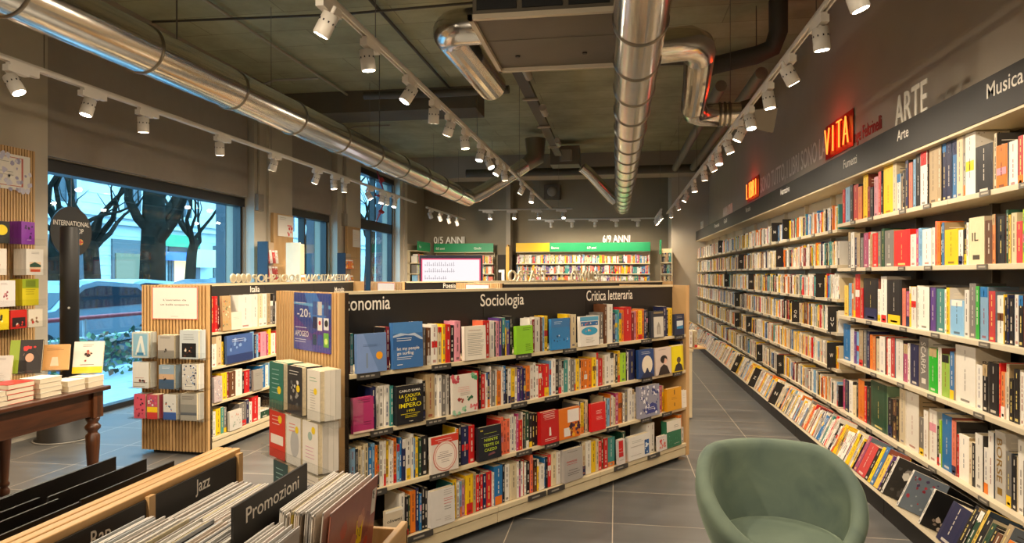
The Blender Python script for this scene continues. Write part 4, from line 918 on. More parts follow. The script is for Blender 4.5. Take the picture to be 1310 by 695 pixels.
# ------------------------------------------------------------------ near rows, read spine by spine
RP = V((XS+.045, 0, 0))
NROW = {1: 'top art shelf', 2: 'second art shelf', 3: 'third art shelf', 4: 'fourth art shelf', 5: 'fifth art shelf', 6: 'slanted art shelf'}
for i in NROW: new_row('N%d' % i, NROW[i])
RF = {}
def rt(i, spec, org, sc, st, hr, D=(.15, .185), **k):
    tokens('N%d' % i, spec, org, sc, st, RP, RA, RN, NZ[i-1], hr, D=D, faces=RF, hmax=(.368, .36, .385, .36, .4)[i-1], **k)
SID = {'black_and_white_photo_book': [('r', 0, 1, 0, 1, '2a2826'), ('n', 14, .16, .15, .85, .1, .85, ['d8d4cc', '8a8680', '4a4846'])], 'grey_flower_book': [('r', 0, 1, 0, 1, '6a7684'), ('n', 26, .07, .06, .94, .06, .9, ['8a2a3a', 'a83a4a', '4a3a5a', '9aa6b2'])], 'black_portrait_book': [('r', 0, 1, 0, 1, '191818'), ('n', 7, .1, .1, .6, .06, .3, ['c8b8a8', '8a7a6e'])], 'orange_patterned_book': [('n', 40, .09, 0, 1, .3, 1, ['e8a02a', 'c83a3a', 'e8d0a0']), ('r', 0, 1, 0, .3, 'f0c01e')],'white_patterned_art_book': [('n', 70, .03, .02, .98, .02, .98, ['8a8378', '6a6458', 'a39a8c'])], 'fire_picture_book': [('r', 0, 1, 0, 1, 'd8281c'), ('n', 16, .2, .1, .9, .1, .7, ['f0b81e', 'f08a1e', 'c8201c'])],
       'cream_IL_book': [('r', 0, 1, 0, 1, 'b3a48c')], 'cream_PARIS_book': [('r', 0, 1, 0, 1, 'd8cbb4'), ('t', 'PARIS', .5, .72, .07, '4a4038', .6), ('n', 9, .06, .2, .6, .2, .5, ['a84a3e', '8a6a5a'])],
       'black_statue_book': [('r', 0, 1, 0, 1, '2a2622')], 'blue_mountain_book': [('r', 0, 1, 0, 1, 'a8c8e0')], 'yellow_cover_book': [('r', 0, 1, 0, 1, 'e8c418')], 'bright_green_book': [('r', 0, 1, 0, 1, '1fae2a')],
       'green_portrait_book': [('r', 0, 1, 0, 1, '7f9a78'), ('d', .5, .5, .34, 'd8c49a', .3), ('n', 5, .08, .4, .6, .4, .55, ['b85a3a', 'e8d8b8'])]}
rt(1, 'm30/500 n45 p60 r80/435 l106/420 k120/410 r146/408 o166/418 y192/340*yellow-green_comic d206 k222 p242/370 r258/345 k267 y316/305*yellow_thick_book c336/292 w357 T362 k377 n392/290 S412/300 l426/285 k452/258 w488/232*speckled_white_spine k492 T536/170 T556/155 n578/145 n606/138 b632/150 c664/105*big_cream_book g672 w722/125*white_patterned_art_book', (1060, 130), 3.86, 8, (.24, .3), sides=SID)
rt(1, 'k812/200*black_and_gold_book c827 o886/205*orange_book w932/188 r962/165 w985/160', (1060, 130), 3.86, 722, (.28, .33), sides=SID)
rt(2, 'g100/258 w126/258 n141 T166/265 g186 m221/262 w236 T252 r292/262*dark_red_spine g310 G331/232 g396/240*grey_and_yellow_art_book r508/235*fire_picture_book w552/270 m567 l583 l601/235 w667/232*tall_woman_picture_spine w692/225 S708 o727/185 G736 b757/190 y852/232*yellow_cover_book w888/240 k906 w918 c1028/145*cream_IL_book B1088/170 o1112 k1178/140 G1192 y1212 c1255/120*flowered_yellow_book r1302/180 L1312', (1070, 250), 5.458, 85, (.24, .29), sides=SID)
rt(3, 'y86/140 l106 o118 T132/80 r167/60*bright_red_spine r182 k288/90*black_and_yellow_striped_book w307/165 w350/75*tall_white_spine k455/100*black_statue_book S482/160 m512/180 y522 w562/150 w577/140 w652/150*white_spine_with_coloured_squares v692/155*purple_spine t752/165 w767 y794/155*yellow_dotted_spine l888/245*blue_mountain_book w922/170 g972/125*tall_grey_spine e1002/145 l1062/150 r1112/180 w1168/210 y1176 k1192 n1202 k1237/230 w1272/205 k1312/210', (1070, 340), 5.458, 55, (.25, .3), sides=SID)
rt(4, 'b126/28*bright_blue_tall_book w152/50 v166 l180 T207/60 g226 n241 o256 o277/95 c302 w337/100 r352/100*first_red_spine w367 r392/105 w438/118 m467 w478 n532/148*navy_white-lettered_book g588/105*grey_SCARPA_spine e643/172*bright_green_book w667 L717/210 b747/190 w868/165*cream_PARIS_book w907/270 k942/265 k1012/260*black_book_with_white_emblem r1020 o1047/310 c1067 k1097/350 k1137 w1158', (1060, 410), 4.632, 75, (.26, .31), sides=SID)
rt(5, 'T50/0 o66 m81 n101 w121 c136 k146 o178/30*orange_cover_book r187 k206 G288/55*green_portrait_book k312 B332 k347 c378/75 w442/90*white_gallery_spine g467 w492/180 w532/180 k547 L556 b607/210*blue_picture_book S632/230 r640 w692/310*white_boxed_book c710 k722 w762/300 w787 w817/285 s872/290*grey_BORSE_spine g902 k927 w962/330 g985', (1060, 480), 3.86, 20, (.25, .31), sides=SID)
for nm, s, colr in (('grey SCARPA spine', 'SCARPA', 'cfcac0'), ('grey BORSE spine', 'BORSE', '8a6a2a'), ('cream IL book', 'IL', '4a4038')):
    for b in BOOKS:
        if b['name'] == nm: b['spine'] = (lambda T, Hh, q=colr: [(T*.28, T*.72, Hh*.1, Hh*.2, H(q))]); b['word'] = (s, colr)
# slanted bottom row
SPp = V((XS-.372, 0, .14))
tokens('N6', 'm128 r182 k202 y217 b240 y268 c240 w250*pale_book_on_the_slant L258 y266 v275 k288 w302*black_and_white_photo_book _392 w404*grey_flower_book _534 w547*black_portrait_book _650 n765 k790 k802 G832 y850 k882 G912 k932 B962 T1000 _1004 o1112*orange_patterned_book _1116 o1240', (1070, 560), 5.15, 108, SPp, RA, RN, .14, (.2, .27), D=(.13, .17), lean=.42, sides=SID)
# far rows
MARK = {}
def far_u(u, x=XS): return on_x(u, 300, x).y
letters = [(0, 924, 'A'), (0, 995, 'M'), (0, 1009.6, 'O'), (1, 951, 'G'), (1, 1001, 'P'), (2, 932, 'B'), (2, 964, 'H'), (2, 1054, 'T'), (3, 946, 'I'), (3, 1022, 'Q R'), (3, 1070, 'U V'), (4, 961, 'J'), (4, 946, 'F'), (4, 1069, 'W'), (5, 1002, 'S'), (5, 975, 'L'), (6, 991, 'N'), (6, 964, 'Z'), (6, 941, 'E')]
for i, z in enumerate(FZ+[.14]):
    new_row('R%d' % i, 'far novel shelves')
    xs = XS+.02 if i < 6 else XS-.372; y = lambda u: on_x(u, 300, xs).y
    skip = []
    for r_, u, ch in letters:
        if r_ != i: continue
        yc = y(u); skip.append((-yc-.006, -yc+.006)); hgt = .235
        t = thing('letter_divider', 'black divider card lettered %s among the novels on the right wall' % ch, 'divider', (xs, yc, z+.001), 0, 'letter dividers on the novel shelves')
        m = MB().box(-.075, .1, -.005, .005, 0, hgt)
        Mx = Matrix.Rotation(.42 if i == 6 else 0, 4, 'Y'); m.v = [tuple(Mx @ V(q)) for q in m.v]; m.build('card', M_BLACK, t)
        m = MB()
        for j, c_ in enumerate(ch.split()): m.text(c_, V((-.038, -.0056, .1-.05*j)), UX, UZ, .036, .03 if c_ != 'I' else .008, H('efe9dd'), align='c')
        m.v = [tuple(Mx @ V(q)) for q in m.v]; m.build('lettering', M_VC, t)
    random_row('R%d' % i, V((xs, 0, z)), RA, RN, z, -17.3, (-YN-.02) if i < 6 else on_line(1090.6, 400, V((xs, 0, 0)), RA)[0]-.004, (.19, .235) if i < 6 else (.19, .26), tr=(.012, .03), lean=.42 if i == 6 else 0, skip=sorted(skip), pal='wwwwwwwwwwwwwwcccccsskkkkgnbltrooyyyyTBd')
# ================================================================== LEFT BOOKCASE, END DISPLAYS, BACKGROUND
def attach(o, p):
    M = Matrix.Translation(p.location) @ p.rotation_euler.to_matrix().to_4x4()
    o.parent = p; o.matrix_parent_inverse = M.inverted(); return o
LD_ = V((.037, .999, 0)).normalized(); LN_ = V((LD_.y, -LD_.x, 0)); LP = on_z(266.5, 584, 0)
LISL = island('tall slim island bookcase by the big window, oak slatted end with a framed notice', LP + LD_*.05, atan2(LD_.y, LD_.x), 3.05, .62, GZ, 1.41, (1.0, 2.0), both=True)
L0 = LP + LD_*.05
for s, u0, u1, v in (('Mondo', 428, 440, 373.5), ('Italia', 320, 332, 374)):
    a, z = on_line(u0, v, L0 - LN_*.125, LD_); b, _ = on_line(u1, v, L0 - LN_*.125, LD_)
    o = text_child(LISL, 'header_lettering', s, V((a, .1238, z)), UX, UZ, .06, H('f2ece0'), w=b-a); o['label'] = 'small white lettering on the header'
# mirrored letters on top (they face the window side)
LT = thing('sign_lettering', 'cream letters standing on the window-side bookcase, seen from behind', 'lettering', L0 + UZ*1.4145, atan2(LD_.y, LD_.x))
ka, _ = on_line(322, 360, L0 - LN_*.5, LD_); kb, _ = on_line(446, 360, L0 - LN_*.5, LD_)
for s, u0, u1 in (('BOOKSHOP', 323, 382), ('INTERNATIONAL', 388, 447)):
    a, _ = on_line(u0, 360, L0 - LN_*.49, LD_); b, _ = on_line(u1, 360, L0 - LN_*.49, LD_)
    MB().text(s, V((b, .49, .004)), -UX, UZ, .085, b-a, ex=.05).build('word', M_CREAM, LT)
FL = thing('flag_discs', 'four small cream discs standing on the window-side bookcase', 'ornament', L0 + UZ*1.4145, atan2(LD_.y, LD_.x))
for u in (298, 304.5, 311, 317.5):
    a, _ = on_line(u, 360, L0 - LN_*.49, LD_); m = MB(); m.tube([V((a, .48, .046)), V((a, .495, .046))], .045, 20, H('dfd2b4')); m.tube([V((a, .478, .046)), V((a, .48, .046))], .034, 16, H('cdbd98')); m.build('disc', M_VC, FL)
# notice on the slatted end
q0 = L0 - LD_*.054
a1, z1 = on_line(195.5, 366.5, q0, -LN_); a0, z0 = on_line(254, 410, q0, -LN_)
NT = thing('notice_sign', 'white notice with a red border on the slatted end by the window', 'notice', L0, atan2(LD_.y, LD_.x))
a1, _ = on_line(195.5, 400, L0 - LD_*.054, -LN_); a0, _ = on_line(254, 400, L0 - LD_*.054, -LN_)
m = MB().box(-.0635, -.0575, a0, a1, 1.125, 1.395, H('efe6da')); o_ = V((-.0641, a1, 1.125))
draw_face(m, o_, -UY, UZ, a1-a0, .27, [('r', 0, 1, 0, 1, 'd8705e'), ('r', .02, .98, .025, .975, 'efe8de'), ('t', "L'estratto da", .5, .57, .055, '3a3632', .5), ('t', 'un bella scoperta', .5, .43, .055, '3a3632', .62), ('l', .42, .58, .1, 1, .04, 'b0a8a0')], RNG)
m.build('sheet', M_PRINT, NT)
# ------------------------------------------------------------------ cover-forward displays on clear trays
def tray(parent, P, A, N, k0, k1, z, d=.13):
    m = MB(); M = Matrix(((A.x, -N.x, 0, P.x), (A.y, -N.y, 0, P.y), (0, 0, 1, z), (0, 0, 0, 1)))
    m.box(k0, k1, -.012, d, -.004, 0, M=M); m.box(k0, k1, -.012, -.009, 0, .05, M=M)
    m.box(k0, k1, d-.003, d, 0, .1, M=M); m.box(k0, k1, -.013, -.0085, .05, .053, M=M)
    o = attach(m.build('clear_tray', M_ACRYL, parent) if parent.type == 'MESH' else m.build('clear_tray', M_ACRYL), parent); o['label'] = 'clear acrylic shelf'; return o
def stack(P, A, N, z, u0, u1, vtop, bg, art, name, where, n=4, t=.022, d=.13, ui=None):
    k0, _ = on_line(u0, 400, P, A); k1, _ = on_line(u1, 400, P, A); _, zt = on_line((u0+u1)/2, vtop, P, A)
    hh = min(max(.15, zt-z), .232); W = k1-k0
    n = min(n, int((d-.012)/t))
    for i in range(n):
        b = add_book(P + A*k0 - N*(.004+i*(t+.0012)+.0) + UZ*(z+.0008-P.z), A, N, W, t, hh, H(bg), None, face=art if i == 0 else [('r', 0, 1, 0, .98, bg)], name=name)
        b['label'] = name + ', ' + where if i == 0 else '%s copy behind the %s, %s' % (ordw(i), name, where)
        b['group'] = ('front copies on ' if i == 0 else 'rear copies of the '+name+' on ') + where; b['nshow'] = i
        b['boost'] = 1.5 if i == 0 else .15
    return k0, k1
ART = dict(
 A=[('r', .08, .92, .06, .94, '8fc0d8'), ('p', [(.2, .12), (.48, .86), (.62, .86), (.8, .12), (.66, .12), (.5, .6), (.36, .12)], 'e6ece6'), ('r', .3, .7, .1, .2, '2f7fae')],
 dog=[('r', 0, 1, .35, 1, 'b8b2a8'), ('r', 0, 1, 0, .35, '8a867e'), ('n', 4, .09, .35, .6, .28, .42, ['1a1816']), ('l', .15, .85, .93, 2, .05, '2a2624')],
 dark=[('r', .12, .88, .06, .55, '1a1c20'), ('n', 8, .1, .25, .75, .1, .45, ['d8a88a', '6a3a2a', 'e8dcc8']), ('l', .2, .8, .85, 3, .08, '8a9094')],
 bike=[('n', 6, .1, .3, .8, .22, .34, ['1a1a1c', '7a2a2a']), ('r', .1, .9, .2, .22, '2a2a2a'), ('l', .1, .9, .06, 1, .03, '2a2a2a'), ('l', .15, .7, .4, 1, .04, 'b03a2e')],
 sea=[('r', 0, 1, 0, .4, '3f5a78'), ('r', 0, 1, .4, .62, 'c8a888'), ('n', 4, .08, .3, .5, .36, .5, ['1a1816']), ('l', .2, .8, .92, 2, .05, 'e8ecf0')],
 blu=[('n', 40, .09, .05, .95, .1, .95, ['24407a', 'e8ecf0', '16264f', '5a86b8']), ('r', .1, .9, 0, .2, 'e6e2da'), ('l', .2, .8, .14, 1, .04, '2a2a2a')],
 pinkc=[('n', 6, .14, .2, .8, .55, .85, ['1f2030']), ('n', 6, .14, .2, .8, .12, .4, ['8a2040'])],
 multi=[('r', 0, 1, .28, .5, 'f0c81e'), ('r', 0, 1, 0, .28, 'd03a3a'), ('n', 14, .14, .1, .9, .55, .95, ['e8e2da', '3a4aa0', 'd05a8a'])],
 fig=[('r', 0, 1, 0, .3, '3a5fa8'), ('n', 8, .1, .2, .8, .35, .9, ['2f6fb0', 'c8502e', '2a2a2a'])],
 grey=[('r', 0, 1, .3, .6, '8a8a84'), ('l', .1, .9, .9, 3, .05, '5a5a58'), ('r', 0, 1, .2, .3, '5a6068')],
 tre=[('r', .0, 1, 0, .12, '1f5a52'), ('l', .2, .8, .85, 6, .1, 'a8d0c8'), ('d', .72, .42, .13, 'e8c81e')],
 bwp=[('n', 16, .14, .25, .75, .15, .7, ['d8d4cc', '5a5a58', '9a968e']), ('l', .15, .85, .9, 2, .06, 'd8d4cc'), ('d', .75, .55, .12, 'e8c81e')],
 whb=[('l', .2, .8, .85, 2, .06, '6aa07a'), ('l', .25, .7, .6, 8, .05, 'a8a49c'), ('d', .65, .58, .13, 'e8c81e')],
 red=[('r', .1, .9, .3, .5, 'e8ddd0'), ('l', .2, .8, .9, 3, .08, 'f0d8d0'), ('d', .7, .85, .12, 'e8c81e')],
 egg=[('d', .6, .45, .3, 'b0b0b0', .28), ('l', .2, .7, .85, 3, .07, 'd84a3a'), ('d', .75, .75, .12, 'e8c81e')],
 whp=[('l', .2, .8, .5, 4, .07, 'c88aa8'), ('d', .5, .72, .14, '9ab0a8'), ('d', .72, .85, .12, 'e8c81e')],
 yface=[('r', 0, 1, 0, 1, '1a1a18'), ('d', .5, .6, .36, 'e8cc1e', .24), ('p', [(.1, 0), (.3, .3), (.7, .3), (.9, 0)], '2a2a26')],
 purp=[('n', 8, .16, .3, .8, .3, .8, ['2a1030', '4a1860']), ('l', .4, .8, .2, 1, .06, 'f0e8f0')],
 house=[('r', .2, .85, .12, .5, 'd8b898'), ('p', [(.2, .4), (.5, .5), (.85, .38), (.85, .3), (.2, .3)], '2f4a3a'), ('r', .25, .8, .12, .22, 'c8502e'), ('l', .3, .8, .88, 2, .05, '6a6660')],
 figp=[('n', 6, .12, .3, .7, .3, .6, ['8a3a4a', 'c08a8a']), ('l', .15, .6, .9, 2, .05, '8a8480')],
 ygr=[('l', .2, .8, .6, 3, .08, '5a5a10'), ('r', 0, 1, .65, 1, '8a9a1e'), ('r', .2, .8, .7, .95, '6a7a1e')],
 yell=[('n', 6, .16, .2, .8, .3, .7, ['2a2a1a', 'f0e8a0'])], redc=[('r', .1, .9, .1, .6, '2a1a1a'), ('n', 6, .14, .2, .8, .15, .55, ['e8d8c8', 'c83a2a'])],
 crm=[('n', 5, .14, .2, .8, .2, .5, ['c83a2a', '8a6a4a'])],
 girl=[('r', .0, .3, 0, 1, '9ab02e'), ('d', .62, .5, .2, 'e0a888', .18), ('p', [(.3, .1), (.4, .45), (.5, .72), (.75, .74), (.92, .5), (1, .1)], '1f1410'), ('d', .62, .46, .13, 'e0a888', .13), ('n', 5, .12, .4, .9, .7, .9, ['d8302a', 'e8b01e'])],
 tano=[('l', .2, .8, .85, 2, .06, '8a5a2a'), ('p', [(.35, .15), (.65, .15), (.6, .5), (.4, .5)], 'e0d0b0')],
 eater=[('r', 0, 1, 0, .2, 'e8c81e'), ('n', 10, .09, .35, .65, .35, .72, ['3a2a24', 'b05040', 'd8a888']), ('l', .3, .7, .9, 2, .05, '8a8480'), ('l', .25, .8, .27, 1, .05, '2a2624')],
 wht=[('l', .15, .85, .9, 2, .06, '8a8480'), ('l', .2, .8, .3, 3, .07, 'c0bab0')])
TP = LP + LD_*.05 - LD_*.185; TA, TN = LN_, -LD_      # tray fronts on the left bookcase's end
for z in (.815, .567, .318): tray(LISL, TP, TA, TN, on_line(164, 400, TP, TA)[0], on_line(263, 400, TP, TA)[0], z)
zx, zy = (lambda x: 160+x/3.858), (lambda y: 410+y/3.858)
W1, W2, W3 = 'top tray by the window', 'middle tray by the window', 'bottom tray by the window'
for z, w_, rows in ((.815, W1, ((32, 115, 60, 'd8e0dc', 'A', 'pale blue book with a big letter'), (160, 240, 75, 'a8a298', 'dog', 'grey seaside book'), (268, 360, 45, 'c2cacc', 'dark', 'pale book with a dark photo'))),
                    (.567, W2, ((35, 115, 208, 'dcdcd6', 'bike', 'white book with a small dark figure'), (165, 240, 222, '8fa6b8', 'sea', 'blue-grey book of a lone figure'), (280, 352, 218, 'dcd8d0', 'blu', 'navy patterned book'))),
                    (.318, W3, ((42, 98, 366, 'd8586e', 'pinkc', 'pink book'), (107, 158, 370, 'c8586a', 'multi', 'many-coloured book with a yellow band'), (187, 250, 368, 'dcdcd8', 'fig', 'white and blue book'), (272, 352, 364, 'b0aca2', 'grey', 'grey misty book')))):
    for x0, x1, yt, bg, a, nm in rows: stack(TP, TA, TN, z, zx(x0), zx(x1), zy(yt), bg, ART[a], nm, w_, n=4)
CP = G0 - GD*.20; CA, CN = -GN*-1.0, -GD
CA = GN; 
for z in (.825, .58, .335): tray(ISL, CP, CA, CN, on_line(337, 500, CP, CA)[0], on_line(430, 500, CP, CA)[0], z, d=.14)
ex = lambda x: 335+x/2.896; ey = lambda y: 360+y/2.896
for z, w_, rows in ((.825, 'top tray of the island end', ((25, 76, 300, '2f7a6a', 'tre', 'green price-stickered book'), (92, 145, 292, '2f3034', 'bwp', 'black book with a monochrome photo'), (165, 212, 322, 'e2dcd0', 'whb', 'white price-stickered book'))),
                    (.58, 'second tray of the island end', ((25, 82, 465, 'd23a28', 'red', 'red price-stickered book'), (88, 140, 488, 'e0dcd4', 'egg', 'white book with a grey oval'), (148, 204, 512, 'e2dcd2', 'whp', 'white book with pink print'))),
                    (.335, 'lowest tray of the island end', ((40, 92, 640, '2f4a4a', 'tre', 'dark green book'), (100, 150, 650, 'c8b8a0', 'grey', 'beige book'), (158, 206, 660, 'd8d0c4', 'wht', 'white book')))):
    for x0, x1, yt, bg, a, nm in rows: stack(CP, CA, CN, z, ex(x0), ex(x1), ey(yt), bg, ART[a], nm, w_, n=4, t=.026, d=.14)
# shelves of the left bookcase
LSP = L0 - LN_*.018
lx = lambda x: 260+x/3.158
for i, (z, spec) in enumerate(((GZ[3], 'r45/70 r58/68*first_tall_red_book d66 Fmap:102/85 Fwsm:145/155 w200/80 w222/75 c240/72 w258/72 T270/75 g282 k292/70 w300 c318 r330'), (GZ[2], 'w55/255 c75/250 y84 Fsky:190/240 l205/235 n214 l222 r232 p258/235 m264 y274/225 w292 r302 d312 y322 k330'),
                               (GZ[1], 'Fgrid:66/415 r74 y96/400 d106 B132/395 w160/385*white_middle_book k166 r186/390 n192 Fgry:230/385 b252/370 w264 l278 w296 c318'), (GZ[0], 'G40/550 w52 y72/545*yellow_low_book t84/540 g95 Fwgr:146/545 g175/520 n186 w196 r222/495*red_low_book w232 G268/555 k290 w318'))):
    nm = ('top', 'second', 'third', 'bottom')[i] + ' window-side shelf'; new_row('L%d' % i, nm)
    LF = dict(map=dict(bg='c8a878', name='patterned map book', art=[('n', 26, .12, .05, .95, .1, .9, ['b84a2a', 'e8d8b0', '5a6a4a', 'd89a4a'])]), wsm=dict(bg='e4dccc', name='small white notebook', art=[('l', .2, .8, .7, 2, .08, 'a8a098')]),
              sky=dict(bg='3f5f9c', name='wide dark blue sky book', art=[('r', 0, 1, 0, .3, '24386a'), ('n', 10, .08, .1, .9, .5, .9, ['7f9fd0', '2f4a86']), ('l', .2, .7, .85, 2, .07, 'dfe6f0')]), grid=dict(bg='c8b8b8', name='pale pink patterned book', art=[('n', 20, .1, .1, .9, .1, .9, ['b08a90', 'e8dcd8', '8a90a8'])]),
              gry=dict(bg='a09c94', name='plain grey book', art=[('l', .2, .8, .8, 2, .08, '6a6660')]), wgr=dict(bg='d0ccc4', name='white chart book', art=[('n', 16, .08, .1, .9, .2, .8, ['a8a49c', '8fa08f', 'c89a8a'])]))
    k = tokens('L%d' % i, spec, (260, 350), 3.158, 32, LSP, LD_, LN_, z, (.19, .235), D=(.085, .098) if i == 0 else (.11, .15), faces=LF, hmax=.26 if z < 1 else .3)
    random_row('L%d' % i, LSP, LD_, LN_, z, k+.01, 3.0, (.18, .23), D=(.075, .09) if i == 0 else (.11, .15))
# ------------------------------------------------------------------ two more islands behind
for nm, u, zc, lab in (('A', 520, 7.75, 'island bookcase behind the middle one, header reading Poesia e Teatro'), ('B', 645, 6.5, 'island bookcase just behind the middle one with cream letters on top')):
    xc = (u-CX)/FPX*zc; P = V((xc*CT - zc*ST, xc*ST + zc*CT, 0))
    I = island(lab, P, GANG, 3.0, .66, GZ, 1.41, (1.0, 2.0), both=(nm == 'B'))
    q = P - GN*.018
    for i, z in enumerate(GZ):
        new_row('%s%d' % (nm, i), 'back island shelves'); random_row('%s%d' % (nm, i), q, GD, GN, z, .01, 2.98, (.18, .235), D=(.075, .09) if i == 3 else (.11, .15))
    nq = thing('notice_sign', 'white notice on the oak end of the %s' % ('farthest island, left of Poesia lettering' if nm == 'A' else 'island just behind the middle one'), 'notice', P, GANG)
    m = MB().box(-.0615, -.0575, .15, .5, 1.13, 1.4, H('ece4d8')); draw_face(m, V((-.0621, .5, 1.13)), -UY, UZ, .35, .27, [('r', 0, 1, 0, 1, 'd8705e'), ('r', .02, .98, .03, .97, 'efe8de'), ('l', .2, .8, .62, 2, .1, '8a8480')], RNG); m.build('sheet', M_PRINT, nq)
    if nm == 'A':
        a, z = on_line(567, 368, P - GN*.125, GD); b, _ = on_line(606, 368, P - GN*.125, GD)
        o = text_child(I, 'header_lettering', 'Poesia e Teatro', V((a, .1238, z-.005)), UX, UZ, .062, H('f2ece0'), w=b-a); o['label'] = 'white Poesia e Teatro lettering'
    else:
        for s, u0, u1, lab2 in (('TEATRO', 650, 700, 'nearer cream word standing on the island behind the middle one, seen from behind'), ('ROMANZO', 731, 768, 'farther cream word standing on the island behind the middle one, seen from behind')):
            a, _ = on_line(u0, 360, P - GN*.53, GD); b, _ = on_line(u1, 360, P - GN*.53, GD)
            LTT = thing('sign_lettering', lab2, 'lettering', P + UZ*1.4145, GANG)
            MB().text(s, V((b, .53, .006)), -UX, UZ, .13, b-a, ex=.05).build('word', M_CREAM, LTT)
# small floor display past the far end of the island
DP = V((.5, 7.05, 0)); t = thing('display_stand', 'cream display stand with a clear book tray past the island end', 'display', DP, .15)
MB().box(0, .28, 0, .5, .02, .7).box(-.01, .29, -.01, .51, .7, .73).build('body', M_CREAM, t, bevel=.004)
MB().box(.28, .42, -.02, .3, .73, .745).build('tray_board', M_WOOD, t); MB().box(.0, .42, -.022, -.016, .745, .95).box(.414, .42, -.016, .3, .745, .9).build('clear_box', M_ACRYL, t)
MB().box(.02, .2, -.012, -.002, .36, .62, H('e07a2a')).box(.04, .18, -.0135, -.012, .5, .56, H('f0d8b0')).build('orange_leaflet', M_VC, t)
for i in range(5):
    b = add_book(DP + V((.1+.05*i, .05, .746)), V((cos(.15), sin(.15), 0)), V((sin(.15), -cos(.15), 0)), .03, .12, .17, RNG.choice('wcpT'), None); b['label'] = 'book in the clear tray past the island end'; b['group'] = 'books in the small tray'
# digital screen
t = thing('display_screen', 'bright digital screen with a pink border and script lines behind the islands', 'screen', (-2.58, 10.3, 0), .16)
M_SCR = mat_emit_vc('lit_screen', .34)
MB().box(-.5, .5, 0, .07, 1.35, 1.80, H('1c2036')).build('casing', M_VC, t, bevel=.006)
m = MB(); o_ = V((-.47, -.002, 1.37)); m.rect(o_, UX, UZ, 0, .94, 0, .38, H('e83a6a'))
m.rect(o_-UY*.001, UX, UZ, .02, .92, .0, .36, H('f6f0f2'))
rg = random.Random(3)
for j, (yb, n_) in enumerate(((.26, 15), (.16, 15), (.05, 11))):
    for i in range(n_):
        x = .06+i*.032; h_ = rg.choice((.03, .05, .065)); m.rect(o_-UY*.002, UX, UZ, x, x+.007, yb, yb+h_, H('7a6a74'))
        m.rect(o_-UY*.002, UX, UZ, x, x+.022, yb+.012, yb+.017, H('8a7a84'))
m.build('screen', M_SCR, t)
MB().box(-.06, .06, .02, .06, .02, 1.36, H('2a2a2e')).box(-.3, .3, -.15, .22, 0, .025, H('2a2a2e')).build('stand', M_VC, t)
# ------------------------------------------------------------------ children's shelves at the back
def kid_shelf(label, x0, x1, y, cols, zs, words, d=.32, rz=0, org=None):
    t = thing('tall_bookcase', label, 'bookcase', org or (x0, y, 0), rz, None); L_ = x1-x0
    MB().box(0, L_, d-.02, d, 0, 2.3).build('back_panel', M_BACKC, t)
    for z in zs: MB().box(0, L_, 0, d-.021, z-.025, z).build('shelf', M_CREAM, t)
    n = max(1, round(L_/1.0))
    for k in range(n+1): MB().box(max(0, k*L_/n-.012), min(L_, k*L_/n+.012), .2, d-.021, .02, 2.1).build('upright', M_CREAM, t)
    for a, b, c in cols: MB().box(a, b, -.02, .0, 2.12, 2.36, H(c)).build('header_panel', M_VC, t)
    MB().box(0, L_, 0, d, 2.1, 2.12).build('top_board', M_CREAM, t)
    for s, a, h_ in words: text_child(t, 'header_lettering', s, V((a, -.0215, 2.19)), UX, UZ, h_, H('eef2ea'))
    return t
KZ = [.35, .66, .97, 1.25, 1.52, 1.80]
xa, xb = on_y(660, 300, 18.22).x, on_y(832, 300, 18.22).x; xm = on_y(703, 300, 18.22).x
kid_shelf('long children bookcase at the back with yellow and green header', xa, xb, 18.25, [(0, xm-xa-.003, 'e8bc14'), (xm-xa+.003, xb-xa, '15915a')], KZ, [('Bianco', .98, .07), ('6/9 anni', 1.95, .07)])
ca, cb = on_y(555, 300, 18.22).x, on_y(631, 300, 18.22).x
kid_shelf('small children bookcase at the back left with a green header', ca, cb, 18.25, [(0, cb-ca, '15915a')], KZ, [('0/5 anni', .06, .07), ('Giochi', 1.15, .07)])
for nm, x0, x1 in (('K', xa, xb), ('C', ca, cb)):
    for i, z in enumerate(KZ):
        new_row(nm+str(i), 'children shelves'); random_row(nm+str(i), V((x0, 18.27, z)), UX, -UY, z, .02, x1-x0-.02, (.17, .235), tr=(.012, .04), pal='wwwwccoorryybltmpLGSSvw')
t = kid_shelf('green-headed bookcase on the window wall at the back', 0, 1.15, 0, [(0, 1.15, '15915a')], KZ, [('Fiabe', .1, .08)], org=(XL+.36, 16.75, 0), rz=pi/2)
for i, z in enumerate(KZ): new_row('W'+str(i), 'children shelves'); random_row('W'+str(i), V((XL+.34, 16.75, z)), UY, UX, z, .03, 1.12, (.17, .235), pal='wwccooyyblLGtmg')
t = thing('tall_bookcase', 'narrow white bookcase with a green sign in the back right corner', 'bookcase', (1.12, 16.95, 0))
MB().box(.24, .26, 0, .45, 0, 2.15).box(0, .26, .43, .45, 0, 2.15).build('side_panel', M_CREAM, t)
for z in KZ: MB().box(0, .239, 0, .429, z-.025, z).build('shelf', M_CREAM, t)
MB().box(-.03, -.005, 0, .43, 2.0, 2.36, H('15915a')).box(-.032, -.03, .1, .2, 2.1, 2.2, H('e8ece6')).build('header_panel', M_VC, t)
for i, z in enumerate(KZ): new_row('V'+str(i), 'corner shelves'); random_row('V'+str(i), V((1.13, 16.97, z)), UX, -UY, z, 0, .22, (.2, .238), tr=(.02, .05), pal='nkgTcBt')
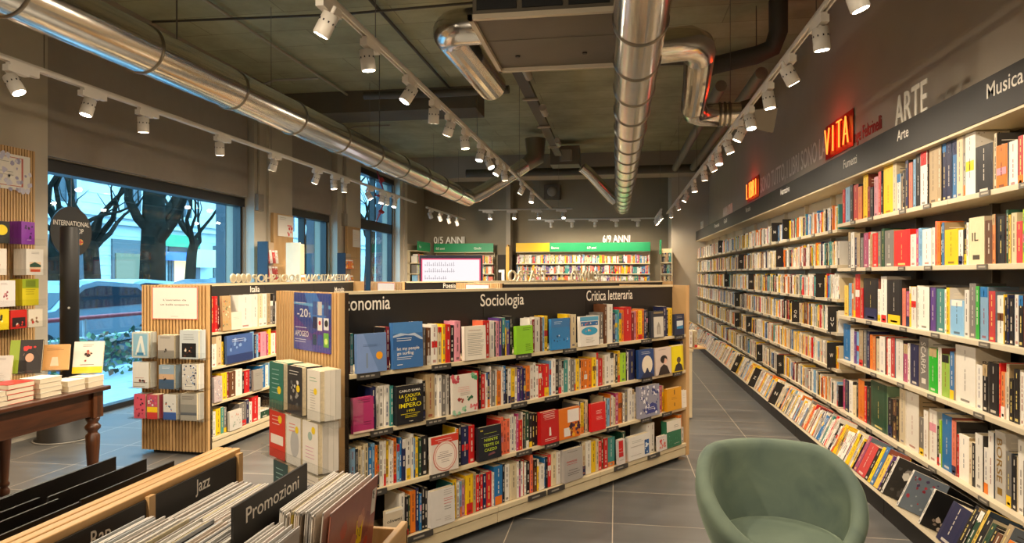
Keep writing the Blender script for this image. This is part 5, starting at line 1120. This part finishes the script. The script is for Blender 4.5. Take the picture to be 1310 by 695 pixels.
for s, u0, u1, v, lab, y in (('0/5 ANNI', 555, 594, 305, 'cream 0/5 ANNI letters standing over the back left green header', 18.235), ('6/9 ANNI', 771, 806, 311, 'cream 6/9 ANNI letters standing over the long green header', 18.235)):
    a = on_y(u0, v, y); b = on_y(u1, v, y); tag(MB().text(s, V((a.x, y, 2.363)), UX, UZ, .2, b.x-a.x, ex=.03).build('sign_lettering', mat('white_letters', H('fbf6ec'), .5)), lab, 'lettering')
# doorway niche between the two children bookcases
struct('door_1', MB().box(-2.86, -2.8, 18.55, 18.6, 0, 2.05).box(-3.3, -2.86, 18.57, 18.6, 0, 2.05), mat('dark_doorway', H('3b352d'), .8))
struct('pillar_5', MB().box(-2.98, -2.86, 18.1, 18.6, 0, 4.0), M_WALLD)
tag(MB().box(-2.93, -2.9, 17.95, 18.09, 1.3, 2.3, H('c8901e')).box(-2.96, -2.87, 17.94, 17.955, 1.35, 2.25, H('d8a83a')).build('hanging_banner', M_VC), 'ochre yellow banner beside the yellow children header', 'banner')
t = thing('display_figure', 'white display figure beside the grey doorway at the back', 'display', (-3.0, 17.3, 0)); 
MB().box(-.2, .1, 0, .3, 0, 1.25).build('plinth', M_CREAM, t, bevel=.01); MB().box(.02, .1, .05, .12, 1.25, 1.62).box(-.06, .02, .05, .12, 1.55, 1.62).build('figure', M_WHITE, t, bevel=.01)
# ------------------------------------------------------------------ displays on the piers between the windows
def pier_display(label, y0, y1, x, z0, z1, poster_label, red=True):
    t = thing('pier_display_board', label, 'display board', (x, y0, 0))
    L_ = y1-y0; m = MB().box(0, .035, 0, L_, z0, z1, m=0); y = .0
    while y < L_-.01: m.box(.035, .047, y, min(y+.019, L_), z0, z1, m=0); y += .0285
    m.box(.034, .0355, 0, L_, z0+.01, z1-.01, m=1); m.build('slat_board', [M_WOOD, M_GAP], t); return t
p1 = on_x(366, 280, -5.28).y; p0_ = on_x(345, 280, -5.28).y
B1 = pier_display('slatted oak board on the pier between the first two windows', p0_, p1+.12, -5.262, 1.0, 2.45, '')
def wall_notice(x, ya, yb, za, zb, label, art):
    t = thing('poster', label, 'poster', (x, ya, za)); m = MB().box(0, .006, 0, yb-ya, 0, zb-za, H('ece6dc')); draw_face(m, V((.0066, 0, 0)), UY, UZ, yb-ya, zb-za, art, RNG); m.build('sheet', M_PRINT, t)
wall_notice(-5.212, p0_+.12, p1+.1, 2.1, 2.43, 'white poster with a red figure on the board between the first two windows', [('l', .1, .6, .9, 2, .08, '8a8480'), ('n', 9, .1, .6, .95, .1, .55, ['d8302a', 'c84a3a'])])
q0_ = on_x(441, 300, -5.28).y; q1_ = on_x(457, 300, -5.28).y
B2 = pier_display('slatted oak board on the pier between second window and entrance door', q0_, q1_, -5.27, 1.0, 2.45, '')
wall_notice(-5.218, q0_+.25, q1_-.03, 2.05, 2.4, 'white notice on the board beside the entrance door', [('l', .15, .8, .7, 4, .1, 'c8b8ac')])
def rack(label, u0, u1, x, z0, z1, sidec='1f2a3a'):
    ya, yb = on_x(u0, 330, x).y, on_x(u1, 330, x).y; t = thing('magazine_rack', label, 'rack', (x, ya, 0)); L_ = yb-ya
    MB().box(-.18, -.02, 0, .03, .4, z1, H(sidec)).build('side_panel', M_VC, t); MB().box(-.18, -.15, .03, L_, .4, z1, H('b8a080')).box(-.18, -.02, 0, L_, 0, .4, H('2a2a2c')).build('back_panel', M_VC, t)
    for z in z0: MB().box(-.15, .03, .03, L_, z-.015, z).build('shelf', M_ACRYL, t)
    return t, ya, yb
R1, ya, yb = rack('dark sided rack of red magazines on the pier between the first two windows', 344, 362, -5.0, (1.12, 1.42, 1.66), 1.98)
def mags(n, ya, yb, x, zs, cols, lab, grp, hh=.2):
    for j_, z in enumerate(zs):
        L_ = (yb-ya-.08)/n
        for i in range(n):
            o = MB().box(0, .012, 0, L_-.01, 0, hh, H(RNG.choice(cols))); draw_face(o, V((.0126, 0, 0)), UY, UZ, L_-.01, hh, [('n', 9, .2, .1, .9, .1, .9, ['c8281c', 'ece2da', 'e8dcd0', 'd84a2a'] if 'red' in lab else ['e87a1e', 'f0b81e', 'ece2da', '2f7f9c']), ('r', 0, 1, .84, .97, 'ece2da')], RNG)
            b = o.build('magazine', M_BOOK); b.location = (x, ya+.05+i*L_, z+.001); b.rotation_euler = (0, -.12, 0); tag(b, lab.replace('magazine', 'magazine, %s from left, %s row,' % (ordw(i+1), ('bottom', 'middle', 'top')[j_]), 1) if len(zs) > 1 else lab.replace('magazine', '%s magazine' % ('left', 'right')[i]), 'magazine', grp)
mags(4, ya, yb, -5.06, (1.12, 1.42, 1.66), ['c82a20', 'd8d0c8', 'b82018'], 'red and white magazine between the first two windows', 'red magazines in the first pier rack')
R2, ya, yb = rack('dark sided rack of orange magazines beside the entrance door', 443, 458, -4.98, (1.3, 1.6, 1.82), 1.9)
mags(2, ya, yb, -5.06, (1.3, 1.6), ['e06a1e', 'dcd4c8'], 'orange magazine in the rack beside the entrance door', 'orange magazines by the door', .18)
t0 = on_x(378, 330, -4.6); t1 = on_x(399, 330, -4.6)
t = thing('display_tower', 'tall cream display tower with orange books in front of the second window', 'display', (-4.75, t0.y, 0))
MB().box(0, .22, 0, .03, 0, 1.96).box(0, .03, .03, t1.y-t0.y, 0, 1.96).box(.03, .22, .03, t1.y-t0.y, 0, .9).box(.03, .22, .03, t1.y-t0.y, 1.16, 1.2).build('body', M_CREAM, t, bevel=.004)
mags(2, t0.y+.02, t1.y-.02, -4.66, (1.2,), ['e06a1e'], 'orange magazine on the cream display tower', 'orange magazines on the cream tower', .3)
# red hanging star in the door's top light
t = thing('hanging_star', 'red folded star hanging in the glass above the entrance door', 'decoration', (-5.2, 14.35, 2.75))
for k in range(3):
    MB().prism([(-.02, 0), (.3, .0), (.02, .05), (-.3, .05)], 0, .03, H('a01822'), M=Matrix.Translation((0, 0, .12+k*.36)) @ Matrix.Rotation(.9-k*.9, 4, 'X') @ Matrix.Rotation(pi/2, 4, 'Z')).prism([(0, -.2), (.06, 0), (0, .2), (-.06, 0)], 0, .02, H('b82028'), M=Matrix.Translation((0, 0, .15+k*.36)) @ Matrix.Rotation(pi/2-.5+k*.4, 4, 'Y')).build('point', M_VC, t)
# ------------------------------------------------------------------ slatted pier at the far left with cover-forward books
LB = pier_display('slatted oak display board on the left pier with clear book trays', 3.4, on_x(46, 300, -5.24).y, -5.285, .12, 2.62, '')
ye = on_x(39, 225, -5.22).y
wall_notice(-5.23, 3.5, ye, on_x(20, 243, -5.22).z, on_x(20, 198, -5.22).z, 'framed notice with lilac marbled border at the far left', [('n', 160, .022, 0, 1, 0, 1, ['c8c4d8', 'a8a4c0', 'd8d4e0']), ('r', .03, .96, .1, .92, 'c86a5e'), ('r', .04, .95, .12, .9, 'efe8de'), ('l', .78, .9, .78, 1, .09, '8a8480'), ('l', .76, .92, .5, 2, .09, '9a948c')])
LPp = V((-5.05, 0, 0))
LW = ('purple book tray', 'white book tray', 'yellow-green tray', 'lowest visible tray')
for w_, (z_v, rows) in zip(('top tray of left pier', 'second tray of left pier', 'third tray of left pier', 'lowest tray of left pier'), ((313, ((-8, 13, 283, '1a1a18', 'yface', 'black book with a yellow face'), (28, 45, 284, '8a3aa8', 'purp', 'purple book'))), (352, ((-14, 9, 318, 'dcd4c8', 'figp', 'white book with a dark figure'), (34, 56, 319, 'e4ded4', 'house', 'white book with a house picture'))),
                  (391, ((-2, 20, 359, 'd8d0cc', 'figp', 'pale pink-figured book'), (29, 50, 357, 'c8b81e', 'ygr', 'yellow-green book'))), (419, ((-8, 12, 396, 'e8cc1e', 'yell', 'bright yellow book'), (14, 35, 397, 'c8281e', 'redc', 'red pictured book'), (37, 55, 396, 'e0d4c0', 'crm', 'cream pictured book'))))):
    z = on_x(40, z_v, -5.05).z
    tray(LB, LPp, UY, UX, 3.6, on_x(58, z_v, -5.05).y, z, d=.18)
    for u0, u1, vt, bg, a, nm in rows: stack(LPp, UY, UX, z, u0, u1, vt, bg, ART[a], nm, w_, n=5, t=.024, d=.17)
# ================================================================== ROUND SIGN, POST, TABLE, RECORD BIN, ARMCHAIR
c = on_x(90.5, 297, XL+.02); ry = (on_x(117, 297, XL+.02).y-on_x(64, 297, XL+.02).y)/2; rz_ = (on_x(90, 265, XL+.02).z-on_x(90, 330, XL+.02).z)/2
t = thing('round_sign', 'round black INTERNATIONAL BOOKSHOP sign hanging in the big window', 'sign', c)
n = 40; m = MB(); m.prism([(ry*cos(2*pi*i/n), rz_*sin(2*pi*i/n)) for i in range(n)], 0, .012, H('14120f'), M=Matrix(((0,0,1,0),(1,0,0,0),(0,1,0,0),(0,0,0,1)))); m.build('disc', M_VC, t)
m = MB(); o_ = V((.0128, 0, 0))
m.text('INTERNATIONAL', o_+UZ*(rz_*.24), UY, UZ, rz_*.2, ry*1.74, H('e6e0d6'), align='c'); m.build('lettering', M_VC, t); MB().text('BOOKSHOP', o_-UZ*(rz_*.04), UY, UZ, rz_*.2, ry*1.15, H('e6e0d6'), align='c').build('lettering', M_VC, t)
for k, (cc, c2) in enumerate((('d8d4d0', 'c83a3a'), ('d8b08a', 'a8382a'), ('c8a03a', 'b8302a'))):
    y = (-.42+.42*k)*ry; MB().disc(o_+UY*y-UZ*(rz_*.38), UY, UZ, ry*.14, H(cc), ry=rz_*.12).rect(o_+UX*.0004+UY*y-UZ*(rz_*.38), UY, UZ, -ry*.13, ry*.13, -rz_*.03, rz_*.03, H(c2)).rect(o_+UX*.0006+UY*y-UZ*(rz_*.38), UY, UZ, -ry*.03, ry*.03, -rz_*.11, rz_*.11, H(c2)).build('flag_disc', M_VC, t)
MB().tube([V((.006, 0, rz_*.98)), V((.006, 0, 2.49-c.z))], .003, 6, H('8a8680')).build('hanging_wire', M_VC, t)
b = on_z(89, 564, 0); t = thing('security_post', 'tall black round post on a drum base in front of the big window', 'post', b)
MB().lathe([(.075, .3), (.075, 1.92), (.066, 1.935)], 28, H('1b1917')).build('post', M_VC, t)
MB().lathe([(.225, 0), (.225, .02), (.2, .024), (.2, .3), (.19, .31)], 32, H('1d1c1b'), M=Matrix.Translation((-.11, .05, 0))).build('drum_base', M_VC, t)
MB().tube([V((.075*cos(-.9), .075*sin(-.9), 1.2)), V((.08*cos(-.9), .08*sin(-.9), 1.2))], .01, 10, H('a8a49c')).build('screw', M_VC, t)
MB().lathe([(.235, 0), (.235, .012)], 32, H('9a968e'), M=Matrix.Translation((-.11, .05, 0))).build('base_rim', M_VC, t)
# ------------------------------------------------------------------ walnut table
TBX0, TBX1, TBY0, TBY1, TBZ = -4.12, -3.36, 2.45, 3.97, .76
t = thing('wooden_table', 'dark walnut table with turned legs stacked with books by the window', 'table', ((TBX0+TBX1)/2, (TBY0+TBY1)/2, 0)); hx_, hy_ = (TBX1-TBX0)/2, (TBY1-TBY0)/2
MB().box(-hx_-.03, hx_+.03, -hy_-.03, hy_+.03, TBZ-.028, TBZ).build('table_top', M_WALNUT, t, bevel=.006)
MB().box(-hx_+.02, hx_-.02, -hy_+.02, hy_-.02, TBZ-.19, TBZ-.028).build('apron', M_WALNUT, t, bevel=.003)
prof = [(.022, 0), (.03, .015), (.034, .035), (.026, .055), (.02, .065), (.03, .075), (.033, .09), (.024, .105), (.03, .2), (.04, .36), (.043, .44), (.03, .455), (.028, .465), (.045, .485), (.048, .5), (.035, .515), (.03, .525), (.042, .545), (.042, .56)]
for a in (-1, 1):
    for c_ in (-1, 1):
        q = V((a*(hx_-.045), c_*(hy_-.045), 0))
        MB().lathe(prof, 24, M=Matrix.Translation(q)).box(q.x-.042, q.x+.042, q.y-.042, q.y+.042, .56, TBZ-.028).build('leg', M_WALNUTV, t)
def lying(x, y, z, w, d, h, c, rz, label, group, page='d8cdb4'):
    """a closed book lying flat, fore-edge to the right (+x)"""
    o = MB().box(-d/2, d/2-.004, -w/2, w/2, 0, .0016, H(c)).box(-d/2, d/2-.004, -w/2, w/2, h-.0016, h, H(c)).box(-d/2, -d/2+.002, -w/2, w/2, .0016, h-.0016, H(c)).build('book', M_BOOK)
    MB().box(-d/2+.002, d/2-.006, -w/2+.003, w/2-.003, .0016, h-.0016, H(page)).build('page_block', M_VC, o)
    o.location = (x, y, z); o.rotation_euler = (0, 0, rz); return tag(o, label, 'book', group)
def pile(u, vb, w, n, h, c, name, d=.15, rz=0):
    p = on_x(u, vb, TBX1-.02); z = TBZ+.0005; r_ = random.Random(n*7+int(u))
    for i in range(n):
        lab = 'book, %s from the bottom, %s, walnut table' % (ordw(i+1), name) if i < n-1 else 'topmost book, %s, walnut table' % name
        lying(p.x-d/2-r_.uniform(0, .006), p.y+r_.uniform(-.004, .004), z, w, d, h, c, rz+r_.uniform(-.03, .03), lab, ('books of the '+name)); z += h+.0006
    return p, z
PL = []
for u, w, n_, h, c, nm in ((124, .135, 2, .034, 'e2dace', 'white pile at the far corner'), (99, .14, 2, .034, 'dcd4c6', 'white pile second from the far corner'), (67, .16, 4, .028, 'e0d8ca', 'tall white pile in the middle'), (28, .18, 4, .028, 'c8201c', 'red pile'), (-4, .14, 3, .028, 'd8d0c4', 'white pile left of the red one')):
    PL.append(pile(u, 498, w, n_, h, c, nm))
def stand_book(u0, u1, vt, vb, x, bg, art, name, lean=.28, rz=.5, z=None, hold=True):
    p = on_x((u0+u1)/2, vb, x); zb = z or p.z; zc = -p.x*ST+p.y*CT; W = (u1-u0)/FPX*zc*1.05; hh = (vb-vt)/FPX*zc*1.03
    A = V((cos(rz), sin(rz), 0)); N = V((sin(rz), -cos(rz), 0))
    b_ = add_book(V((p.x, p.y, zb))-A*(W/2)+UZ*.0098, A, N, W, .02, hh, H(bg), None, face=art, lean=lean); b_['label'] = name; b_['boost'] = 6
    t = thing('book_stand', 'clear easel holding the %s' % name.split(' on the ')[0], 'stand', (p.x, p.y, zb), rz)
    m = MB(); s_, c_ = sin(lean), cos(lean); mm = Matrix.Rotation(-lean, 4, 'X')
    m.box(-W*.45, W*.45, .023, .026, .004, hh*.85, M=mm); m.box(-W*.3, W*.3, -.03, .1, 0, .003); m.box(-W*.3, W*.3, -.033, -.03, 0, .03); m.build('clear_easel', M_ACRYL, t)
stand_book(95, 127, 442, 482, TBX1-.12, 'e6dfd4', ART['eater'], 'white book with a yellow base band standing on the walnut table', z=PL[1][1]+.002, rz=.45)
stand_book(54, 84, 458, 490, TBX1-.2, 'd8a060', ART['tano'], 'tan book with a small drawing standing on the walnut table', z=PL[2][1]+.002, rz=.5)
stand_book(14, 48, 444, 486, TBX1-.26, '2a2018', ART['girl'], 'dark and green portrait book standing on the walnut table', z=PL[3][1]+.002, rz=.5)
stand_book(-14, 10, 448, 480, TBX1-.3, 'dcd6cc', ART['wht'], 'plain white book standing at the left end of the walnut table', z=PL[4][1]+.002, rz=.5)
# ------------------------------------------------------------------ record bin in the foreground
ZR = .95
t = thing('record_bin', 'oak record browser bin with black dividers in the foreground', 'record bin', (-1.2, 1.5, 0)); BN = t
RX0, RX1 = -1.255, -1.175
m = MB()
for a, b in ((RX0, -1.232), (-1.229, -1.203), (-1.2, RX1)): m.box(a+1.2, b+1.2, -1.05, .46, .62, ZR)
m.build('centre_rail', M_WOODY, t, bevel=.003)
MB().box(-.0315, -.003+.002, -1.04, .45, .63, ZR-.004, m=0).build('rail_groove', M_GAP, t)
MB().box(.58, .6, -1.05, .38, .25, .78).box(-.86, .6, .365, .38, .25, .76).box(-.86, .6, -1.05, -1.03, .25, .78).box(-.88, -.86, -1.05, .38, .25, .8).build('bin_walls', M_WOODY, t, bevel=.003)
MB().box(-.86, .58, -1.03, .365, .5, .52).build('bin_floor', M_BLACK, t)
for x in (-.82, .54):
    for y in (-1.0, .29): MB().box(x-.03, x+.03, y-.03, y+.03, 0, .25).build('leg', M_WOOD, t)
yj0 = on_x(200, 640, RX1).y-1.5; 
for k, (s, ya, yb) in enumerate((('Jazz', .05, .425), ('Rap', -.36, .02), ('Rock', -.78, -.4))):
    o = MB().box(.026, .032, ya, yb, .7, ZR-.018).build('name_board', M_BLACK, t); o['label'] = 'black board lettered %s' % s
    if s != 'Rock': MB().text(s, V((.0326, ya+(.17 if s == 'Jazz' else .2), ZR-.066)), UY, UZ, .038, None, H('e8e2d6')).build('lettering', M_VC, o)
for y in (.035, -.38, .44): MB().box(.025, .038, y-.012, y+.012, .62, ZR-.012).build('post', M_WOOD, t)
def card(x, ya, yb, zt, lean, word=None, name='black divider card'):
    o = MB().box(x+1.2-.003, x+1.2+.003, ya-1.5, yb-1.5, .53, zt).build('divider_card', M_BLACK, BN); o['label'] = name
    return o
for x, ya, yb, z in ((-1.337, 1.5, 1.86, .93), (-1.43, 1.5, 1.86, .932), (-1.535, 1.5, 1.86, .934), (-1.34, 1.14, 1.5, .925), (-1.4, 1.14, 1.5, .93), (-1.455, 1.14, 1.5, .93), (-1.53, 1.14, 1.5, .934), (-1.62, 1.14, 1.5, .93), (-1.7, 1.14, 1.5, .93), (-1.33, .74, 1.1, .925), (-1.42, .74, 1.1, .93), (-1.5, .74, 1.1, .93), (-1.63, 1.5, 1.86, .9)):
    card(x, ya, yb, z, 0)
pr = card(0, 0, 0, 0, 0); bpy.data.objects.remove(pr)
pa = on_z(297, 650, .985); pb = on_z(385, 592, .985)
o = MB().box(pa.x+1.2-.003, pa.x+1.2+.003, pa.y-1.5, pb.y-1.5, .6, .985).build('divider_card', M_BLACK, BN); o['label'] = 'black divider lettered Promozioni'
MB().text('Promozioni', V((pa.x+1.2+.0036, pa.y-1.5+.05, .985-.052)), UY, UZ, .036, pb.y-pa.y-.1, H('e8e2d6')).build('lettering', M_VC, o)
rg = random.Random(21)
def record(x, y0, z, lean, c, label, group, face=None):
    L_ = .314; o = MB().box(-.0012, .0012, 0, L_, 0, L_, c)
    o.box(-.0016, .0016, -.0, L_, L_-.006, L_+.002, tuple(min(.9, q*.6+.3) for q in c))
    if face: draw_face(o, V((.0018, 0, 0)), UY, UZ, L_, L_, face, rg)
    ob = o.build('record_sleeve', M_SLEEVE); ob.location = (x, y0, z); ob.rotation_euler = (0, lean, 0); return tag(ob, label, 'record', group)
M_SLEEVE = mat_vc('record_sleeve_print', .25, .1)
PALR = ['f0e8dc', 'e8e0d4', 'ece4d8', 'e0d8d0', 'd8d0c4', 'cfc8bc', 'e0d8cc', 'b8a898', 'c8b8a8', 'd8c8b8', 'a89888', '7a6a5a', '4a4440', 'c8a88a', 'b8b4b0', '98a0a8', 'a85a4a', 'b8a040', 'e2dcd2', 'd8d4cc', '3a3a3c']
def pack(x0, x1, y0, z, n, where, grp):
    for i in range(n):
        hx = rg.choice(PALR); q_ = sum(H(hx))/3; cw_ = 'pale' if q_ > .55 else ('dull' if q_ > .15 else 'dark')
        x = x0+(x1-x0)*(i+.5)/n; record(x, y0+rg.uniform(-.008, .008), z+rg.uniform(-.006, .006), .07+rg.uniform(-.0015, .0015), H(hx), '%s record filed edge-up, %s %s' % (cw_, ordw(i+1), where), grp)
px = pa.x
pack(-1.158, px-.03, 1.538, .562, 42, 'from the Jazz board towards the Promozioni divider', 'records of the Jazz compartment')
pack(px+.012, -.725, 1.5, .615, 15, 'from the Promozioni divider towards the red cover', 'records of the Promozioni compartment')
pack(-1.155, px-.028, 1.145, .598, 44, 'from the Rap board in the nearer compartment', 'records of the Rap compartment')
pack(px+.012, -.74, 1.14, .6, 11, 'right of the Promozioni divider in the nearer compartment', 'records right of the Promozioni divider')
record(-.695, 1.49, .622, .1, H('a86a58'), 'front record with a worn red cover and yellow price sticker', None, [('r', 0, 1, 0, 1, '9a5a4c'), ('n', 26, .14, .05, .95, .05, .8, ['b8705a', '8a4a44', 'c88a70', '7a5a60', 'b04a3a']), ('r', .56, .7, .52, .74, 'ecc81e'), ('t', '10', .63, .58, .09, '4a3a10', .08), ('r', .88, .98, .68, .9, 'd8d0c4'), ('n', 5, .03, .9, .97, .7, .88, ['6a6660'])])
record(-.715, 1.495, .62, .095, H('c8c0b4'), 'pale record directly behind the worn red cover', None)
# ------------------------------------------------------------------ green velvet armchair
def velvet():
    m, t, b = nt('sage_velvet'); N, L = t.nodes, t.links
    setp(b, Roughness=.75); b.inputs['Sheen Weight'].default_value = .6; b.inputs['Sheen Roughness'].default_value = .35; b.inputs['Sheen Tint'].default_value = (*H('b8c8b0'), 1)
    tc = N.new('ShaderNodeTexCoord'); nz = N.new('ShaderNodeTexNoise'); nz.inputs['Scale'].default_value = 5; nz.inputs['Detail'].default_value = 5; nz.inputs['Distortion'].default_value = .8
    L.new(tc.outputs['Object'], nz.inputs['Vector']); cr = N.new('ShaderNodeValToRGB'); e = cr.color_ramp.elements
    e[0].position = .3; e[0].color = (*H('51625a'), 1); e[1].position = .72; e[1].color = (*H('6d7d6c'), 1); L.new(nz.outputs['Fac'], cr.inputs[0]); L.new(cr.outputs[0], b.inputs['Base Color']); return m
M_VEL = velvet()
cx_, cy_ = .66, 2.86
t = thing('tub_armchair', 'sage green velvet tub armchair in the aisle before the right shelving', 'armchair', (cx_, cy_, 0), .12)
def smooth(a): a = max(0, min(1, a)); return a*a*(3-2*a)
nA, prof_n = 64, 22; vs = []; fs = []
for i in range(nA):
    ph = 2*pi*i/nA; f = (1-cos(ph-(-pi/2)))/2            # 0 at the front (-y), 1 at the back
    top = .455 + (.765-.455)*smooth(f*1.15)**.8; 
    loop = []
    z0 = .20
    for k in range(9):                                     # outer side, bottom to rim
        q = k/8; z = z0+(top-.045-z0)*q
        hgt_ = (z-z0)/.565; r = .155+.205*sin(min(1, hgt_*1.28)*pi/2)**.85 - .012*max(0, hgt_-.72)/.28; loop.append((r, z))
    ro = loop[-1][0]
    for k in range(1, 7):                                  # rounded rim
        a = pi*k/7; loop.append((ro-.034+.034*cos(a), top-.045+.04*sin(a)))
    for k in range(7):                                     # inner side down to the seat
        q = k/6; z = top-.05-(top-.05-.36)*q; r = (ro-.068) - .055*q*q; loop.append((r, z))
    for r, z in loop:
        vs.append(V((r*cos(ph)*.93, r*sin(ph)*.93, z)))
n = len(loop)
for i in range(nA):
    for k in range(n-1): j = (i+1) % nA; fs.append((i*n+k, j*n+k, j*n+k+1, i*n+k+1))
fs.append(tuple(i*n for i in range(nA-1, -1, -1)))
MB().add(vs, fs, smooth=True).build('shell', M_VEL, t)
MB().lathe([(.05, .33), (.2, .335), (.24, .36), (.255, .395), (.245, .425), (.2, .442), (.1, .45), (.01, .452)], 48).build('seat_cushion', M_VEL, t)
for a0 in (-.62, pi+.62):
    sm = []
    for k in range(9):
        ph = a0; f = (1-cos(ph+pi/2))/2; top = .455 + (.765-.455)*smooth(f*1.15)**.8; q = k/8; z = top-.012-(top-.012-.44)*q
        sm.append(V(((.262+.027*(1-q)**.6)*cos(ph+.22*q*(1 if a0 > 0 else -1)*-1), (.262+.027*(1-q)**.6)*sin(ph+.22*q*(1 if a0 > 0 else -1)*-1), z)))
    MB().tube([p_*.93 if False else V((p_.x*.93, p_.y*.93, p_.z)) for p_ in sm], .0035, 6).build('seam_piping', M_VEL, t)
MB().lathe([(.22, 0), (.22, .008), (.2, .014), (.03, .022), (.024, .03), (.024, .21)], 40).build('swivel_base', mat('brushed_chrome', H('b8b6b2'), .25, metal=1), t)
# ================================================================== turn the registry into things
COLN = lambda c: PAL[c][0] if isinstance(c, str) else None
def area_px(b):
    M = b['M']; cs = [M @ V((x, 0, z)) for x, z in ((0, 0), (b['T'], 0), (b['T'], b['H']), (0, b['H']))]
    ps = [proj(c) for c in cs]
    if any(p is None for p in ps): return 0
    us = [p[0] for p in ps]; vs = [p[1] for p in ps]
    u = sum(us)/4; v = sum(vs)/4
    if max(us) < 2 or min(us) > 1308 or min(vs) > 690: return 0
    a = 0
    for i in range(4):
        j = (i+1) % 4; a += us[i]*vs[j]-us[j]*vs[i]
    a = abs(a)/2
    vis = max(0, (min(max(us), 1310)-max(min(us), 0))/max(1e-6, max(us)-min(us))) * max(0, (min(max(vs), 695)-min(vs))/max(1e-6, max(vs)-min(vs)))
    if ((u-998)/100)**2+((v-660)/95)**2 < 1: return 0        # behind the armchair
    if u < 505 and v > 612 + (487-u)*.5: return 0            # behind the record bin
    return a*vis
NBOOK = 305
for b in BOOKS: b['area'] = area_px(b)*(3 if b['special'] and b['row'] else 1)*b.get('boost', 1)
ranked = sorted(BOOKS, key=lambda b: -b['area'])
CHOSEN = ranked[:NBOOK]; REST = [b for b in ranked[NBOOK:]]
ids = {id(b) for b in CHOSEN}
def size_word(b):
    T, Hh = b['T'], b['H']
    if T < .014: return 'slim'
    if T > .036: return 'thick'
    if Hh > .3: return 'tall'
    return ''
seen = {}
for key, R in ROWS.items():
    bs = R['books']
    for i, b in enumerate(bs):
        if id(b) not in ids: continue
        if b['name']:
            b['label'] = b['name'] + ' on the ' + R['phrase']
        else:
            best = None
            for j, q in enumerate(bs):
                if j != i and q['name'] and (best is None or abs(j-i) < abs(best-i)): best = j
            base = ' '.join(x for x in (size_word(b), COLN(b['c']), 'book') if x)
            if best is not None and abs(best-i) <= i+1:
                side = 'right' if i > best else 'left'; n = abs(i-best); nm = bs[best]['name']
                where = ('directly %s of the %s' % (side, nm)) if n == 1 else '%s %s of the %s' % (ordw(n), side, nm)
            else:
                where = '%s from the left end' % ordw(i+1)
            b['label'] = '%s, %s, %s' % (base, where, R['phrase'])
for b in CHOSEN:
    t = cover_mesh(b)
    o = t.build('book', M_BOOK); o.matrix_world = b['M']
    tag(o, b['label'], 'book', ROWS[b['row']]['phrase'].join(('books on the ', '')) if b['row'] else b.get('group'))
    T, D, Hh = b['T'], b['D'], b['H']
    if b['face'] is None: g = MB().box(min(.0024, T*.2), T-min(.0024, T*.2), .008, D-.004, .003, Hh-.003)
    else: g = MB().box(.0022, T-.002, .002, D-.002, .003, Hh-.003)
    g.build('page_block', M_PAGE, o)
mm = MB()
for b in REST: cheap_book(mm, b)
if REST: tag(mm.build('small_books', M_BOOK), 'rows of narrow book spines filling the shelves along the walls and islands', 'books', kind='stuff')
print('BOOKS', len(BOOKS), 'things', len(CHOSEN), 'smallest', CHOSEN[-1]['area'])
bad = {}
for o in bpy.data.objects:
    if o.get('label') and o.get('category'): bad.setdefault(o['label'], []).append(o.name)
for k, v_ in bad.items():
    if len(v_) > 1: print('SAME', k, v_[:4], len(v_))
    if not 4 <= len(k.split()) <= 16: print('LEN', len(k.split()), k)
# ================================================================== LIGHT, WORLD, CAMERA
w = bpy.data.worlds.new('winter_sky'); SC.world = w; w.use_nodes = True
bg = w.node_tree.nodes['Background']; bg.inputs[0].default_value = (.27, .62, .90, 1); bg.inputs[1].default_value = 3.0
cam = bpy.data.cameras.new('camera'); co = bpy.data.objects.new('camera', cam); COL.objects.link(co)
cam.sensor_width = 36; cam.lens = 36*FPX/1310; cam.shift_y = (HY-347.5)/1310; cam.clip_end = 200
co.location = (0, 0, EYE); co.rotation_euler = (pi/2, 0, TH); SC.camera = co
vs = SC.view_settings; vs.view_transform = 'Standard'; vs.look = 'None'; vs.gamma = 1; vs.use_curve_mapping = False; vs.exposure = 1.62
SC.cycles.max_bounces = 8; SC.cycles.diffuse_bounces = 6; SC.cycles.glossy_bounces = 4; SC.cycles.transparent_max_bounces = 12
SC.cycles.sample_clamp_indirect = 4; SC.cycles.caustics_reflective = False; SC.cycles.caustics_refractive = False
try: SC.cycles.use_denoising = True
except Exception: pass
